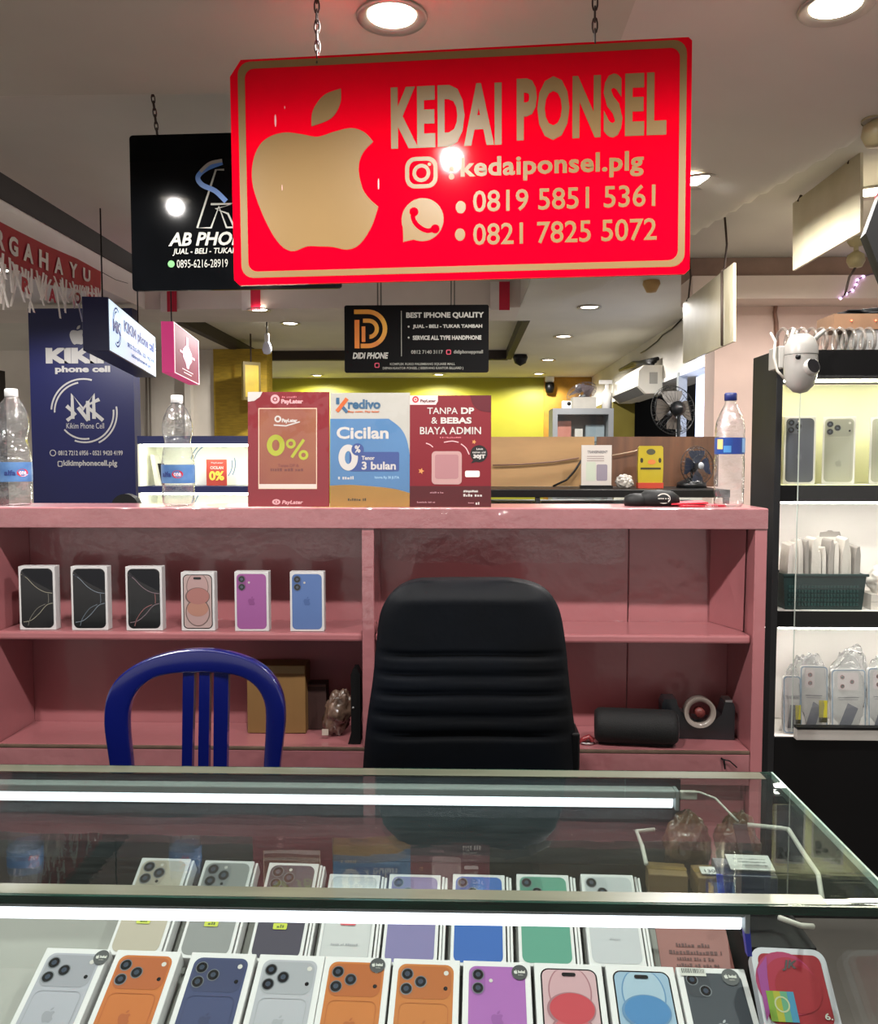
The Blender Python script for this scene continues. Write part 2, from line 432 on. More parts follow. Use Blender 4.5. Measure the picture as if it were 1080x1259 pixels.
for px, py, lb in spots:
    q = WZ(px, py, CEIL)
    t = d0 if first else copy_tree(d0); first = False
    t.location = (q.x, q.y, CEIL - (crease(q.x, q.y) if q.x > XR and q.y < YB else 0) - (.001 if not (FX0 < q.x < FX1 and FY0 < q.y < FY1) else -.099)); t['label'] = lb; t['group'] = 'ceiling downlights'
for x, y in ((.92, .98), (-.18, .98), (-1.3, 2.19), (-1.3, .98)):
    t = copy_tree(d0); t.location = (x, y, CEIL - .001 - (crease(x, y) if x > XR else 0)); t['label'] = 'downlight in the ceiling above the customer side of the counter'; t['group'] = 'ceiling downlights'

# hanging bulb behind
q = W(328, 392, 7.4)
t = thing('light_bulb', 'white bulb hanging from the far ceiling tray', 'bulb', (q.x, q.y, CEIL + .1))
MB().tube([(0, 0, 0), (0, 0, -.13)], .006, BLACK).lathe([(.02, -.19), (.022, -.14), (.02, -.12), (.003, -.12)], WHITE, seg=16).build('socket', t)
MB().lathe([(.001, -.30), (.03, -.292), (.042, -.26), (.035, -.22), (.022, -.19)], mat('bulb_glass', 'e8ecff', .2, .02), seg=20).build('bulb_glass', t)

# ================================================================== pink shelf cabinet
CX0, CX1, CY0, CY1 = -1.225, .752, 2.10, 2.305
zt = H - .118                                # top of the cabinet
def dz(d): return H - d
pc = thing('pink_shelf_cabinet', 'long pink open shelf cabinet wrapped in shiny film behind the counter', 'cabinet', ((CX0 + CX1) / 2, CY0, 0))
ox = (CX0 + CX1) / 2
def pbox(name, a, b, m=PINK, bev=.002):
    return MB().box((a[0] - ox, a[1] - CY0, a[2]), (b[0] - ox, b[1] - CY0, b[2]), m).build(name, pc, bevel=bev)
pbox('top_board', (CX0, CY0 + .0, zt - .02), (CX1, CY1, zt))
pbox('top_fascia', (CX0, CY0 - .004, zt - .052), (CX1, CY0 + .018, zt - .001), PINKF)
pbox('side_panel', (CX0, CY0, 0), (CX0 + .03, CY1, zt - .021))
pbox('side_panel', (CX1 - .03, CY0, 0), (CX1, CY1, zt - .021))
DX0 = W(445, 700, CY0).x; DX1 = W(460, 700, CY0).x
pbox('divider', (DX0, CY0 + .001, dz(.727)), (DX1, CY1 - .02, zt - .021), PINKF)
sx = W(772, 700, CY1).x
pbox('back_panel', (CX0 + .03, CY1 - .014, .3), (sx - .0015, CY1, zt - .021))
pbox('back_panel', (sx + .0015, CY1 - .010, .3), (CX1 - .03, CY1, zt - .021))
shz = dz(.437)
for a, b in ((CX0 + .031, DX0 - .001), (DX1 + .001, CX1 - .031)):
    pbox('shelf', (a, CY0 + .012, shz - .022), (b, CY1 - .015, shz), PINK, .006)
pbox('bottom_board', (CX0 + .031, CY0 + .004, dz(.727) - .02), (CX1 - .031, CY1 - .015, dz(.727)))
pbox('bottom_fascia', (CX0 + .031, CY0, dz(.727) - .09), (CX1 - .031, CY0 + .018, dz(.737)), PINKF)
pbox('edge_strip', (CX0 + .031, CY0 - .001, dz(.7365)), (CX1 - .031, CY0 + .02, dz(.728)), mat('grimy_edge', '5d4a3c', .7, .2, 20))
pbox('kick_panel', (CX0 + .031, CY0 + .03, 0), (CX1 - .031, CY0 + .05, dz(.727) - .021))
# a loose sheet leaning at the right inner corner
e0 = CX1 - .034 - ox
MB().hexa([(e0 - .05, .188, shz + .001), (e0 - .001, .06, shz + .001), (e0 - .001, .063, shz + .001), (e0 - .047, .19, shz + .001),
           (e0 - .055, .17, zt - .03), (e0 - .001, .05, zt - .03), (e0 - .001, .053, zt - .03), (e0 - .052, .173, zt - .03)], PINK).build('inner_sheet', pc)

# crumpled clear film wrapped over the laminate
from mathutils import noise
CLING = clear('cling_film', (1, 1, 1), f0=.04, rough=.08, gain=1.3, bump=1.0, bscale=38)
def film(x0, x1, y, z0, z1, seed, amp=.004, fx=9, fz=26):
    nx, nz = max(20, int((x1 - x0) * 160)), max(10, int((z1 - z0) * 200)); vs = []
    o = Vector((seed * 7.3, seed * 3.1, seed))
    for j in range(nz + 1):
        for i in range(nx + 1):
            x = x0 + (x1 - x0) * i / nx; zb_ = z0 + min(.35, .1) * (z1 - z0) * 6 * max(-.1, noise.noise(Vector((x * 7, seed, 1)))) * (z1 - z0 > .08); z = zb_ + (z1 - zb_) * j / nz
            big = max(0, noise.noise(Vector((x * 5, z * 6, seed)) + o) + .08)
            d = amp * big * (1 - abs(noise.noise(Vector((x * fx + z * 9, z * fz - x * 5, 0)) + o)) * 2.2 + .5 * noise.noise(Vector((x * 40, z * 50, 3)) + o))
            vs.append((x - ox, y - CY0 - .0012 - max(0, d), z))
    fs = [(j * (nx + 1) + i, j * (nx + 1) + i + 1, (j + 1) * (nx + 1) + i + 1, (j + 1) * (nx + 1) + i) for j in range(nz) for i in range(nx)]
    return MB().add(vs, fs, CLING, True).build('clear_film', pc)
film(CX0 + .002, CX1 - .002, CY0 - .004, zt - .051, zt - .003, 2, .008)
film(CX0 + .034, DX0 - .004, CY1 - .015, zt - .15, zt - .024, 5, .016)
film(DX1 + .004, sx - .01, CY1 - .015, zt - .16, zt - .024, 8, .016)
film(DX0 + .001, DX1 - .001, CY0, shz + .01, zt - .06, 11, .003)

# ================================================================== glass display counter
GX0, GX1, GY0, GY1 = -1.35, .535, 1.005, 1.452
gz = H - .54                                 # upper face of the glass top
dc = thing('glass_display_counter', 'glass display counter with lit tubes in front of the chairs', 'display counter', (0, 0, 0))
GLASS = clear('counter_glass', (.90, .95, .93), rough=.008, gain=1.3, haze=.02, hazecol='9aa8a4', bump=.02, bscale=3, stretch=(1, 6, 1))
PANE = clear('pane_glass', (.97, .99, .985), rough=.01, gain=.5)
EDGE = mat('glass_edge_green', '173a30', .12, .25, 12, coat=.6, stretch=(1, 8, 8))
LIP = mat('taped_edge', '5e6353', .3, .14, 14, coat=.5, stretch=(.3, 3, 1))
MB().box((GX0, GY0 + .004, gz - .010), (GX1, GY1 - .004, gz), GLASS).build('glass_top', dc)
MB().box((GX0, GY0, gz - .0105), (GX1, GY0 + .0035, gz + .0005), EDGE).build('front_edge', dc)
MB().box((GX0, GY1 - .0035, gz - .0105), (GX1, GY1, gz + .0005), EDGE).build('rear_edge', dc)
MB().box((GX1 + .0002, GY0, gz - .0105), (GX1 + .0035, GY1, gz + .0005), mat('glass_edge_pale', '8fa79c', .15, .1, 10, coat=.5)).build('side_edge', dc)
MB().box((GX0, GY0 + .004, gz + .0006), (GX1 - .09, GY0 + .028, gz + .0012), LIP).build('edge_tape', dc)
MB().box((GX0, GY1 - .034, gz + .0006), (GX1 - .02, GY1 - .004, gz + .0012), LIP).build('edge_tape', dc)
MB().box((GX0, GY0 + .008, .42), (GX1 - .004, GY0 + .013, gz - .011), PANE).build('front_pane', dc)
MB().box((.512, GY0 + .014, .42), (.517, GY1 - .01, gz - .011), clear('side_glass', (.93, .96, .95), rough=.01, gain=.4)).build('side_pane', dc)
RPX = W(835, 960, GY1).x
MB().box((GX0, GY1 - .012, .4155), (RPX, GY1 - .006, gz - .011), mat('smoked_door', '2c383e', .5, .2, 6, bump=.35, bscale=12, spec=.25, stretch=(1, 1, 3))).build('rear_door', dc)
MB().box((GX0, GY0 + .004, 0), (GX1, GY1, .06), BLACK).box((GX0, GY0 + .004, .0605), (GX1, GY0 + .02, .415), WHITE).box((GX0, GY0 + .02, .40), (GX1, GY1, .415), WHITE) \
    .box((.505, GY0 + .021, .0605), (.52, GY1, .3995), WHITE).build('base_cabinet', dc)
RAMPM = mat('white_liner', '94938d', .55, .04, 6, bump=.1, bscale=8)
DARKF = mat('dark_liner', '060607', .6, .2, 8, spec=.2)
def xp(mb, prof, xa, xb, m):                # profile in y,z swept along x, turned with the rows of boxes
    n = len(prof); vs = []
    for x in (xa, xb): vs += [(x, y - .026 * (x + .08), z) for y, z in prof]
    return mb.add(vs, [tuple(range(n - 1, -1, -1)), tuple(range(n, 2 * n))] + [(i, (i + 1) % n, (i + 1) % n + n, i + n) for i in range(n)], m)
# ================================================================== (liner parts are finished below, with the boxes)

# LED tubes
TUBEM = glow('led_tube_light', 'f4f7ff', TUBE)
HOUS = mat('tube_housing', '868c8c', .5, .03, spec=.2)
def led(name_lbl, xr, y, ztop, length, face):
    t = thing('led_tube', name_lbl, 'light tube', (xr, y, ztop), group='counter LED tubes')
    MB().box((-length, -.012, -.013), (0, .012, 0), HOUS).build('housing', t, bevel=.002)
    prof = [(.0115 * math.cos(R(a)), -.020 + .012 * math.sin(R(a))) for a in range(180, 361, 20)]
    prof = [(-.0115, -.0135)] + prof + [(.0115, -.0135)]
    mb = MB(); vs = []
    for x in (-length + .004, -.004): vs += [(x, p, q - .0005) for p, q in prof]
    n = len(prof)
    mb.add(vs, [tuple(range(n)), tuple(range(2 * n - 1, n - 1, -1))] + [(i, i + n, (i + 1) % n + n, (i + 1) % n) for i in range(n)], TUBEM)
    mb.build('diffuser', t)
    for x in (0, ): MB().box((x, -.0125, -.033), (x + .006, .0125, 0), HOUS).build('end_cap', t, bevel=.001)
    return t
pf = W(912, 1135, 1.038); led('front bright white tube under the near edge of the glass top', pf.x, 1.036, gz - .0125, 1.6, -1)
pr = W(828, 976, 1.41); led('rear bright white tube under the far edge of the glass top', pr.x, 1.405, gz - .0125, 1.6, -1)

# ================================================================== black lit cabinet on the right
BX0, BX1, BY0, BY1 = .893, 1.95, 2.45, 2.65
bt = W(1000, 430, BY0).z
bc = thing('black_display_cabinet', 'tall black cabinet with three lit shelves at the right edge', 'cabinet', (BX0, BY0, 0))
BLK = mat('black_laminate', '060607', .5, .1, 5, spec=.2)
BLKS = mat('charcoal_laminate', '1c1d1f', .5, .1, 5, spec=.3)
def bbox(name, x0, y0, z0, x1, y1, z1, m, bev=.001): return MB().box((x0 - BX0, y0 - BY0, z0), (x1 - BX0, y1 - BY0, z1), m).build(name, bc, bevel=bev)
zz = lambda py: W(1000, py, BY0).z
o1t, o1b, o2t, o2b, o3t, o3b = zz(466), zz(597), zz(617), zz(752), zz(772), zz(907)
bbox('side_panel', BX0, BY0, 0, BX0 + .018, BY1, bt, BLKS)
bbox('side_panel', BX1 - .018, BY0, 0, BX1, BY1, bt, BLK)
bbox('top_rail', BX0 + .0185, BY0, o1t, BX1 - .0185, BY1 - .02, bt, BLK)
bbox('shelf', BX0 + .0185, BY0 + .004, o2t, BX1 - .0185, BY1 - .02, o1b, BLK)
bbox('shelf', BX0 + .0185, BY0 + .004, o3t, BX1 - .0185, BY1 - .02, o2b, BLK)
bbox('base_cupboard', BX0 + .0185, BY0, 0, BX1 - .0185, BY1 - .02, o3b, BLK)
CREAM = mat('cream_backing', 'dcdbb4', .6, .02)
WBACK = mat('white_backing', 'efebe6', .6, .03)
for a, b, m in ((o1b, o1t, CREAM), (o2b, o2t, WBACK), (o3b, o3t, WBACK)):
    bbox('lining', BX0 + .0185, BY1 - .019, a + .001, BX1 - .0185, BY1 - .001, b - .001, m)
    bbox('lining', BX0 + .0186, BY0 + .01, a + .001, BX0 + .0215, BY1 - .02, b - .001, m)
    bbox('lining', BX0 + .022, BY0 + .006, a, BX1 - .02, BY1 - .021, a + .002, m)
    bbox('light_strip', BX0 + .03, BY0 + .012, b - .006, BX1 - .03, BY0 + .030, b - .001, glow('cabinet_led_warm' if m is CREAM else 'cabinet_led', 'fffae0' if m is CREAM else 'fff8f0', CAB_LED * (2.0 if m is CREAM else 1)))
gx = W(982, 600, BY0 - .004).x
bbox('sliding_glass', gx, BY0 - .005, o3b + .02, BX1 - .02, BY0 - .001, o1t + .01, clear('cabinet_glass', (.97, .98, .97), rough=.01, gain=.6), 0)
bbox('glass_edge', gx - .002, BY0 - .005, o3b + .02, gx, BY0 - .001, o1t + .01, mat('pale_glass_edge', 'aab4ac', .3), 0)
bbox('ledge', W(975, 900, BY0).x, BY0 - .03, zz(906), BX1, BY0 - .006, zz(893), mat('grey_ledge', 'a9a6a0', .5))
bbox('ledge_lip', W(975, 900, BY0).x, BY0 - .032, zz(893), BX1, BY0 - .006, zz(890), BLK)

# ================================================================== hanging signs
SRED = mat('sign_red', 'e6001e', .06, .02, 3, spec=.14)
SGOLD = mat('sign_gold', '886c42', .35, .03, 4, spec=.3)
def chain(mb, a, b, m, step=.022, r=.0022):
    mb.cut(); a, b = Vector(a), Vector(b); d = b - a; n = max(2, int(d.length / step)); u = d.normalized()
    s_ = u.cross(Vector((0, 1, 0))); s_ = s_.normalized() if s_.length > .1 else Vector((1, 0, 0)); w_ = u.cross(s_)
    for k in range(n):
        c = a + d * ((k + .5) / n); e = s_ if k % 2 else w_; L = d.length / n * .72
        mb.tube([c + u * L * math.cos(t) + e * .006 * math.sin(t) for t in [2 * PI * j / 10 for j in range(10)]], r, m, 5, True)
S = Panel('hanging_sign', 'large red hanging shop sign with gold fruit emblem and phone numbers', 'sign', (288, 54, 848, 344), 2.09, 2.02)
# corner heights differ a little in the photo: the board tilts up to the right
S.root.rotation_euler.y = R(-.35)
b_ = S.b(288, 60, 848, 344)
c_ = S.k() * 14
MB().prism([(b_[0] + c_, b_[3]), (b_[0], b_[3] - c_ * 1.4), (b_[0], b_[1] + c_ * .5), (b_[0] + c_ * .5, b_[1]), (b_[2] - c_ * .4, b_[1]), (b_[2], b_[1] + c_ * .4), (b_[2], b_[3] - c_ * .3), (b_[2] - c_ * .3, b_[3])][::-1], 0, .012, SRED).build('board', S.root, bevel=.001)
MB().box((b_[0] + .03, .0125, b_[1] + .03), (b_[2] - .03, .0155, b_[3] - .012), mat('bounce_blocker_grey', '4a4642', .8)).build('bounce_blocker', S.root)  # unseen dark plate added to stop red bounce onto the ceiling
o_, i_ = rrect(*S.b(298, 63, 842, 335), .030), rrect(*S.b(307, 72, 834, 327), .022)
MB().band(o_, i_, -.0012, SGOLD).build('border', S.root)
mb = MB()
def spts(L): return [S.p(x / 2, y / 2) for x, y in L]
mb.poly(spts(_A1 + _A2[1:] + _A3[1:-1]), -.0012, SGOLD).poly(spts(_LEAF), -.0012, SGOLD)
mb.build('fruit_emblem', S.root)
MB().text('KEDAI', S.b(489, 103, 624, 179), SGOLD, .045, -.0012, 0, 1.1).text('PONSEL', S.b(642, 99, 819, 176), SGOLD, .045, -.0012, 0, 1.1).split('shop_name', S.root)
mb = MB()
o_, i_ = rrect(*S.b(506, 190, 546, 229), .024), rrect(*S.b(511, 195, 541, 224), .017); mb.band(o_, i_, -.0012, SGOLD)
cx_, cz_ = S.p(526, 210); k_ = S.k()
mb.band(circ(cx_, cz_, 11 * k_), circ(cx_, cz_, 6.5 * k_), -.0012, SGOLD).poly(circ(cx_ + 10 * k_, cz_ + 10 * k_, 2.2 * k_, 12), -.0012, SGOLD)
mb.split('camera_icon', S.root)
mb = MB(); cx_, cz_ = S.p(527, 268)
bub = arc(cx_, cz_, 26 * k_, -115, 200, 40) + [S.p(503, 295)]
mb.poly(bub, -.0012, SGOLD)
hs = [S.p(515, 258), S.p(516, 268), S.p(523, 277), S.p(533, 282), S.p(541, 280)]
o_, i_ = stroke(crom(hs), 5.5 * k_); mb.band(o_, i_, -.0018, SRED, False)
for e in (hs[0], hs[-1]): mb.poly(circ(e[0] + 1.5 * k_, e[1], 5.5 * k_, 14), -.0018, SRED)
mb.build('phone_icon', S.root)
mb = MB()
for px, py in ((563, 206), (563, 216)): mb.cut().poly(circ(*S.p(px, py), 3.6 * k_, 14), -.0012, SGOLD)
mb.text('kedaiponsel.plg', S.b(574, 193, 793, 224), SGOLD, .03, -.0012, 0, 1.05)
for px, py in ((574, 254), (573, 288)): mb.cut().poly(circ(*S.p(px, py), 6.3 * k_, 18, 7.6 * k_), -.0012, SGOLD)
mb.text('0819 5851 5361', S.b(589, 234, 807, 261), SGOLD, .012, -.0012).text('0821 7825 5072', S.b(589, 275, 809, 302), SGOLD, .012, -.0012)
mb.split('contact_lettering', S.root)
mb = MB(); SCU = mat('sign_scuff', 'e8b8b4', .6)
for px, py, w_, h_ in ((345, 138, 2.5, 16), (473, 222, 2, 14), (352, 222, 1, 8), (357, 122, 1, 4)): mb.cut().poly([S.p(px + w_ / 2 * math.cos(a), py + h_ / 2 * math.sin(a)) for a in [2 * PI * k / 10 for k in range(10)]], -.0024, SCU)
mb.split('scuff', S.root)
mb = MB(); inv = S.root.matrix_basis.inverted()
for px, py in ((398, 62), (735, 55)):
    x_, z_ = S.p(px, py + 4); chain(mb, (x_, .006, z_), (x_, .006, z_ + .10 + (CEIL - (S.root.location.z + z_)) - .10), RUST)
    mb.tube([(x_, -.003, z_ - .006), (x_, .006, z_ + .01), (x_, .015, z_ - .006)], .002, RUST, 6)
mb.split('chain', S.root)

A = Panel('hanging_sign', 'black hanging sign with white lettering and blue ribbon, half hidden behind the red sign', 'sign', (163, 163, 420, 356), 2.93, 2.90)
SBLK = mat('sign_black', '07080a', .07, .2, 4, spec=.1)
SBLK2 = mat('sign_black_matt', '060607', .6, .1, 4, spec=.12)
SW = mat('sign_white', 'b4b3ac', .5, .03); SG = mat('sign_grey', '888880', .5, .03)
MB().prism(rrect(*A.b(163, 163, 420, 356), .012), 0, .012, SBLK).build('board', A.root)
mb = MB()
for P_ in ([(279, 208), (269, 208), (245, 279), (262, 279), (272, 253), (281, 279), (300, 279)], [(262, 250), (288, 250), (268, 256), (283, 262), (290, 278)]):
    o_, i_ = stroke(A.pts(P_), 2.4 * A.k()); mb.band(o_, i_, -.001, SG, False)
mb.text('AB PHONE', A.b(209, 284, 317, 301), SG, .03, -.001, .25).text('JUAL - BELI - TUKAR TAMBAH', A.b(214, 304, 330, 313), SG, .02, -.001, .2)
mb.text('0895-6216-28919', A.b(219, 318, 282, 328), SG, .0, -.001)
mb.split('lettering', A.root)
mb = MB(); SBL = mat('ribbon_blue', '3f6fb4', .4, .05)
o_, i_ = stroke(A.pts(crom([(277, 199), (258, 206), (247, 216), (252, 226), (268, 234), (281, 247)])), 6 * A.k()); mb.band(o_, i_, -.0016, SBL, False)
o_, i_ = stroke(A.pts(crom([(277, 197), (262, 200), (250, 210)])), 4 * A.k()); mb.band(o_, i_, -.002, SG, False)
mb.build('ribbon_emblem', A.root)
MB().poly(circ(*A.p(212, 323), 4.2 * A.k()), -.001, mat('green_icon', '3f8a3f', .5)).build('phone_icon', A.root)
mb = MB()
x_, z_ = A.p(197, 164); x2 = A.p(189, 110)[0]; chain(mb, (x_, .006, z_), (x2, .006, TRAY - A.root.location.z), RUST)
x_, z_ = A.p(400, 164); chain(mb, (x_, .006, z_), (x_ + .02, .006, TRAY - A.root.location.z), RUST)
mb.split('chain', A.root)

D = Panel('hanging_sign', 'small black hanging sign with golden double letter emblem in the middle distance', 'sign', (424, 375, 601, 458), 4.1)
MB().prism(rrect(*D.b(424, 375, 601, 458), .01), 0, .012, SBLK2).build('board', D.root)
YG = mat('gold_yellow', 'd8a81e', .4, .05, 6, col2='c05a12'); YG2 = mat('gold_orange', 'd87a1c', .4, .05)
mb = MB()
def dee(x0, y0, x1, y1, w, m, y):
    r_ = (y1 - y0) / 2; xm = x1 - r_
    P_ = [(x0, y0), (xm, y0)] + [(xm + r_ * math.sin(R(a)), (y0 + y1) / 2 - r_ * math.cos(R(a))) for a in range(10, 171, 10)] + [(xm, y1), (x0 + 8, y1)]
    o_, i_ = stroke(D.pts(P_), w * D.k()); mb.band(o_, i_, y, m, False)
dee(436, 383, 474, 425, 5.5, YG, -.001); dee(447, 394, 464, 414, 5, YG, -.001)
o_, i_ = stroke(D.pts([(439.5, 393), (439.5, 428)]), 6 * D.k()); mb.band(o_, i_, -.001, YG2, False)
o_, i_ = stroke(D.pts([(447.5, 401), (447.5, 420)]), 4.5 * D.k()); mb.band(o_, i_, -.0014, YG2, False)
mb.build('letter_emblem', D.root)
mb = MB().text('DIDI PHONE', D.b(434, 433, 478, 441), SW, .04, -.001, .2).text('BEST IPHONE QUALITY', D.b(500, 384, 595, 392), SW, .04, -.001)
mb.text('JUAL - BELI - TUKAR TAMBAH', D.b(508, 399, 593, 404.5), SW, .04, -.001).text('SERVICE ALL TYPE HANDPHONE', D.b(508, 412.5, 592, 418), SW, .04, -.001)
for y_ in (401.5, 415): mb.cut().poly(circ(*D.p(503, y_), 1.2 * D.k(), 8), -.001, SW)
mb.text('0812 7140 3117', D.b(506, 430.5, 545, 435), SG, .02, -.001).text('didiphoneppmall', D.b(558, 430.5, 594, 436), SG, .02, -.001)
mb.text('KOMPLEK RUKO PALEMBANG SQUARE MALL', D.b(480, 446, 560, 449.5), SG, .02, -.001).text('DEPAN KANTOR PONSEL ( SEBERANG KANTOR BILLIARD )', D.b(471, 451, 570, 455), SG, .02, -.001)
mb.cut().poly(rect(*D.b(493.6, 382, 494.6, 438)), -.001, SG)
mb.split('lettering', D.root)
mb = MB(); PKI = mat('pink_icon', 'c8405a', .5)
for b in ((549, 430, 555, 436), (461, 446, 467, 452)):
    mb.cut().band(rrect(*D.b(*b), .006), rrect(*D.b(b[0] + 1, b[1] + 1, b[2] - 1, b[3] - 1), .004), -.001, PKI)
mb.split('camera_icon', D.root)
mb = MB()
for px in (465, 469, 555, 559):
    x_, z_ = D.p(px, 376); mb.cut().tube([(x_, .006, z_), (x_, .006, TRAY - D.root.location.z)], .004, mat('grey_wire', '6d6860', .6), 6)
mb.split('hanging_wire', D.root)

# tall navy banner column
K = Panel('banner_column', 'tall navy blue column with white lettering and circular emblem', 'sign', (42, 379, 168, 640), 6.0)
NAVY = mat('navy_vinyl', '0b1248', .4, .05, 2); KW = mat('banner_white', 'a8a6a4', .5, .03)
kb = K.b(42, 379, 168, 640); zb = -K.root.location.z
MB().box((kb[0], 0, zb), (kb[2], .12, kb[3]), NAVY).build('column', K.root)
mb = MB(); fx, fz = K.p(101, 423); fruit(mb, fx, fz, 23 * K.k(), KW); mb.build('fruit_emblem', K.root)
mb = MB().text('KIKIM', K.b(62, 427, 151, 446), KW, .07, -.001).text('phone cell', K.b(73, 449, 140, 459), KW, .045, -.001)
mb.text('Kikim Phone Cell', K.b(85, 519, 131, 526), KW, .0, -.001).text('0812 7212 6956 - 0521 9420 4199', K.b(74, 553, 153, 559), KW, .02, -.001)
mb.text('kikimphonecell.plg', K.b(80, 565, 146, 574), KW, .03, -.001)
mb.split('lettering', K.root)
mb = MB(); kk = K.k()
ym = -.0014; ecx, ecz = K.p(107, 506)
for r_, a0, a1 in ((41, 75, 175), (37, 100, 180), (41, -65, 10), (37, -110, 5), (33, -140, -80)):
    mb.band(arc(ecx, ecz, r_ * kk, a0, a1), arc(ecx, ecz, (r_ - 2) * kk, a0, a1), -.001, KW, False)
for P_ in ([(93, 514), (93, 484), (106, 502), (119, 484), (119, 514)], [(86, 498), (96, 508), (86, 516)], [(130, 516), (110, 498), (126, 490)], [(112, 492), (112, 516)], [(100, 500), (112, 516)]):
    ym -= .0004; o_, i_ = stroke(K.pts(P_), 4.5 * kk); mb.band(o_, i_, ym, KW, False)
mb.build('monogram', K.root)
mb = MB().band(circ(*K.p(67.5, 556), 4 * kk), circ(*K.p(67.5, 556), 3 * kk), -.001, KW)
mb.cut().band(rrect(*K.b(73, 566, 79, 573), .008), rrect(*K.b(74, 567, 78, 572), .006), -.001, KW); mb.split('icon', K.root)

# lit shop lightboxes that stick out along the passage
class SidePanel:
    """a box whose lit face looks across the passage; art is given in fractions of the face"""
    def __init__(s, name, label, cat, near, far, xn, thick, face, side, back):
        # near/far: (px, ytop, ybottom, distance)
        a = W(near[0], near[2], near[3]); at_ = W(near[0], near[1], near[3]); b = W(far[0], far[2], far[3]); bt_ = W(far[0], far[1], far[3])
        d = b - a; d.z = 0
        s.w = d.length; s.h = ((at_.z - a.z) + (bt_.z - b.z)) / 2
        c = (a + b) / 2
        s.root = thing(name, label, cat, c, (0, 0, math.atan2(d.y, d.x)))
        mb = MB().box((-s.w / 2, .002, 0), (s.w / 2, thick, s.h), side); mb.build('casing', s.root, bevel=.002)
        MB().poly(rect(-s.w / 2 + .006, .006, s.w / 2 - .006, s.h - .006), .0, face).build('lit_face', s.root)
    def b(s, u0, v0, u1, v1): return ((u0 - .5) * s.w, v0 * s.h, (u1 - .5) * s.w, v1 * s.h)
    def q(s, u, v): return ((u - .5) * s.w, v * s.h)
L = SidePanel('lightbox_sign', 'lit white lightbox with blue lettering hanging in front of the navy column', 'sign', (135, 375, 440, 4.35), (192, 407, 458, 5.75), 0, .13, glow('lightbox_white', 'd0e6f2', .66), NAVY, NAVY)
LB = mat('lightbox_blue', '1f4b9c', .5, emit=.15)
mb = MB().text('KIKIM phone cell', L.b(.26, .50, .95, .80), LB, .05, -.002).text('0812 7212 6956 - 0521 9420 4199', L.b(.32, .30, .95, .40), LB, .03, -.002).text('kikimphonecell.plg', L.b(.4, .12, .85, .22), LB, .03, -.002).text('MK', L.b(.06, .42, .2, .66), LB, .06, -.002)
cx_, cz_ = L.q(.13, .54)
for r_, a0, a1 in ((.105, 60, 190), (.085, 90, 180), (.105, -120, 20), (.085, -100, 0)): mb.band(arc(cx_, cz_, r_, a0, a1), arc(cx_, cz_, r_ - .009, a0, a1), -.002, LB, False)
mb.split('lettering', L.root)
mb = MB()
for u in (.1, .8):
    x_, z_ = L.q(u, 1); mb.cut().tube([(x_, .06, z_), (x_, .06, CEIL - L.root.location.z + .2)], .004, BLACK, 6)
mb.split('hanging_wire', L.root)
M_ = SidePanel('lightbox_sign', 'small maroon lightbox with white bottle emblem right of the white lightbox', 'sign', (214.5, 400, 461, 4.9), (245, 415, 471, 5.7), 0, .07, glow('lightbox_maroon', '7a1240', .5), glow('lightbox_pink', 'b8326a', .5), NAVY)
PW = glow('lightbox_lettering', 'f4d8e0', .55)
mb = MB(); w_, h_ = M_.w, M_.h
mb.poly([M_.q(.5 + dx, v) for dx, v in ((-.05, .88), (.05, .88), (.05, .70), (.18, .58), (.18, .42), (.08, .32), (.04, .22), (-.04, .22), (-.08, .32), (-.18, .42), (-.18, .58), (-.05, .70))], -.002, PW)
mb.poly(rect(*M_.b(.2, .48, .8, .53)), -.003, PW).poly(rect(*M_.b(.28, .16, .72, .18)), -.002, PW).poly(rect(*M_.b(.34, .10, .66, .12)), -.002, PW)
mb.band(rect(*M_.b(.0, .0, 1, 1)), rect(*M_.b(.03, .02, .97, .98)), -.002, PW)
mb.build('bottle_emblem', M_.root)
mb = MB(); x_, z_ = M_.q(.3, 1)
mb.tube([(x_, .06, z_), (x_, .06, CEIL - M_.root.location.z + .2)], .004, BLACK, 6); mb.split('hanging_wire', M_.root)

# blank hanging boards, edge-on along the passage at the right
OLDW = mat('stained_white_board', 'c4bda4', .35, .10, 5, col2='b0a688', coat=.2)
def blank(label, near, far, th, rods):
    a, at_ = W(near[0], near[2], near[3]), W(near[0], near[1], near[3]); b, bt_ = W(far[0], far[2], far[3]), W(far[0], far[1], far[3])
    d = (b - a); d.z = 0; c = (a + b) / 2
    t = thing('hanging_board', label, 'sign board', c, (0, 0, 0))
    nrm = Vector((d.y, -d.x, 0)).normalized() * th
    MB().hexa([a - c, b - c, b - c + nrm, a - c + nrm, at_ - c, bt_ - c, bt_ - c + nrm, at_ - c + nrm], OLDW).build('board', t, bevel=.001)
    mb = MB()
    for f_ in rods:
        p = at_.lerp(bt_, f_) - c + nrm / 2; top = Vector((p.x, p.y, CEIL - c.z))
        mb.cut().tube([p - Vector((0, 0, .02)), (p + top) / 2 + Vector((.012, 0, 0)), top], .005, RUST, 6)
        mb.tube([p + Vector((-.008, 0, -.01)), p + Vector((0, 0, .012)), p + Vector((.012, 0, -.01))], .004, RUST, 6)
    mb.split('hanging_rod', t)
    return t, at_ - c, bt_ - c, a - c, b - c
t, *_ = blank('stained blank white board hanging edge-on near the right edge of the photo', (1058, 187, 285, 3.2), (975, 250, 333, 3.75), .012, (.15, .9))
t, nt_, ft_, nb_, fb_ = blank('stained blank white board hanging edge-on in front of the pink wall', (902, 323, 420, 3.85), (840, 372, 447, 4.8), .012, (.18, .9))
p0, p1 = nt_.lerp(ft_, .16), nb_.lerp(fb_, .16)
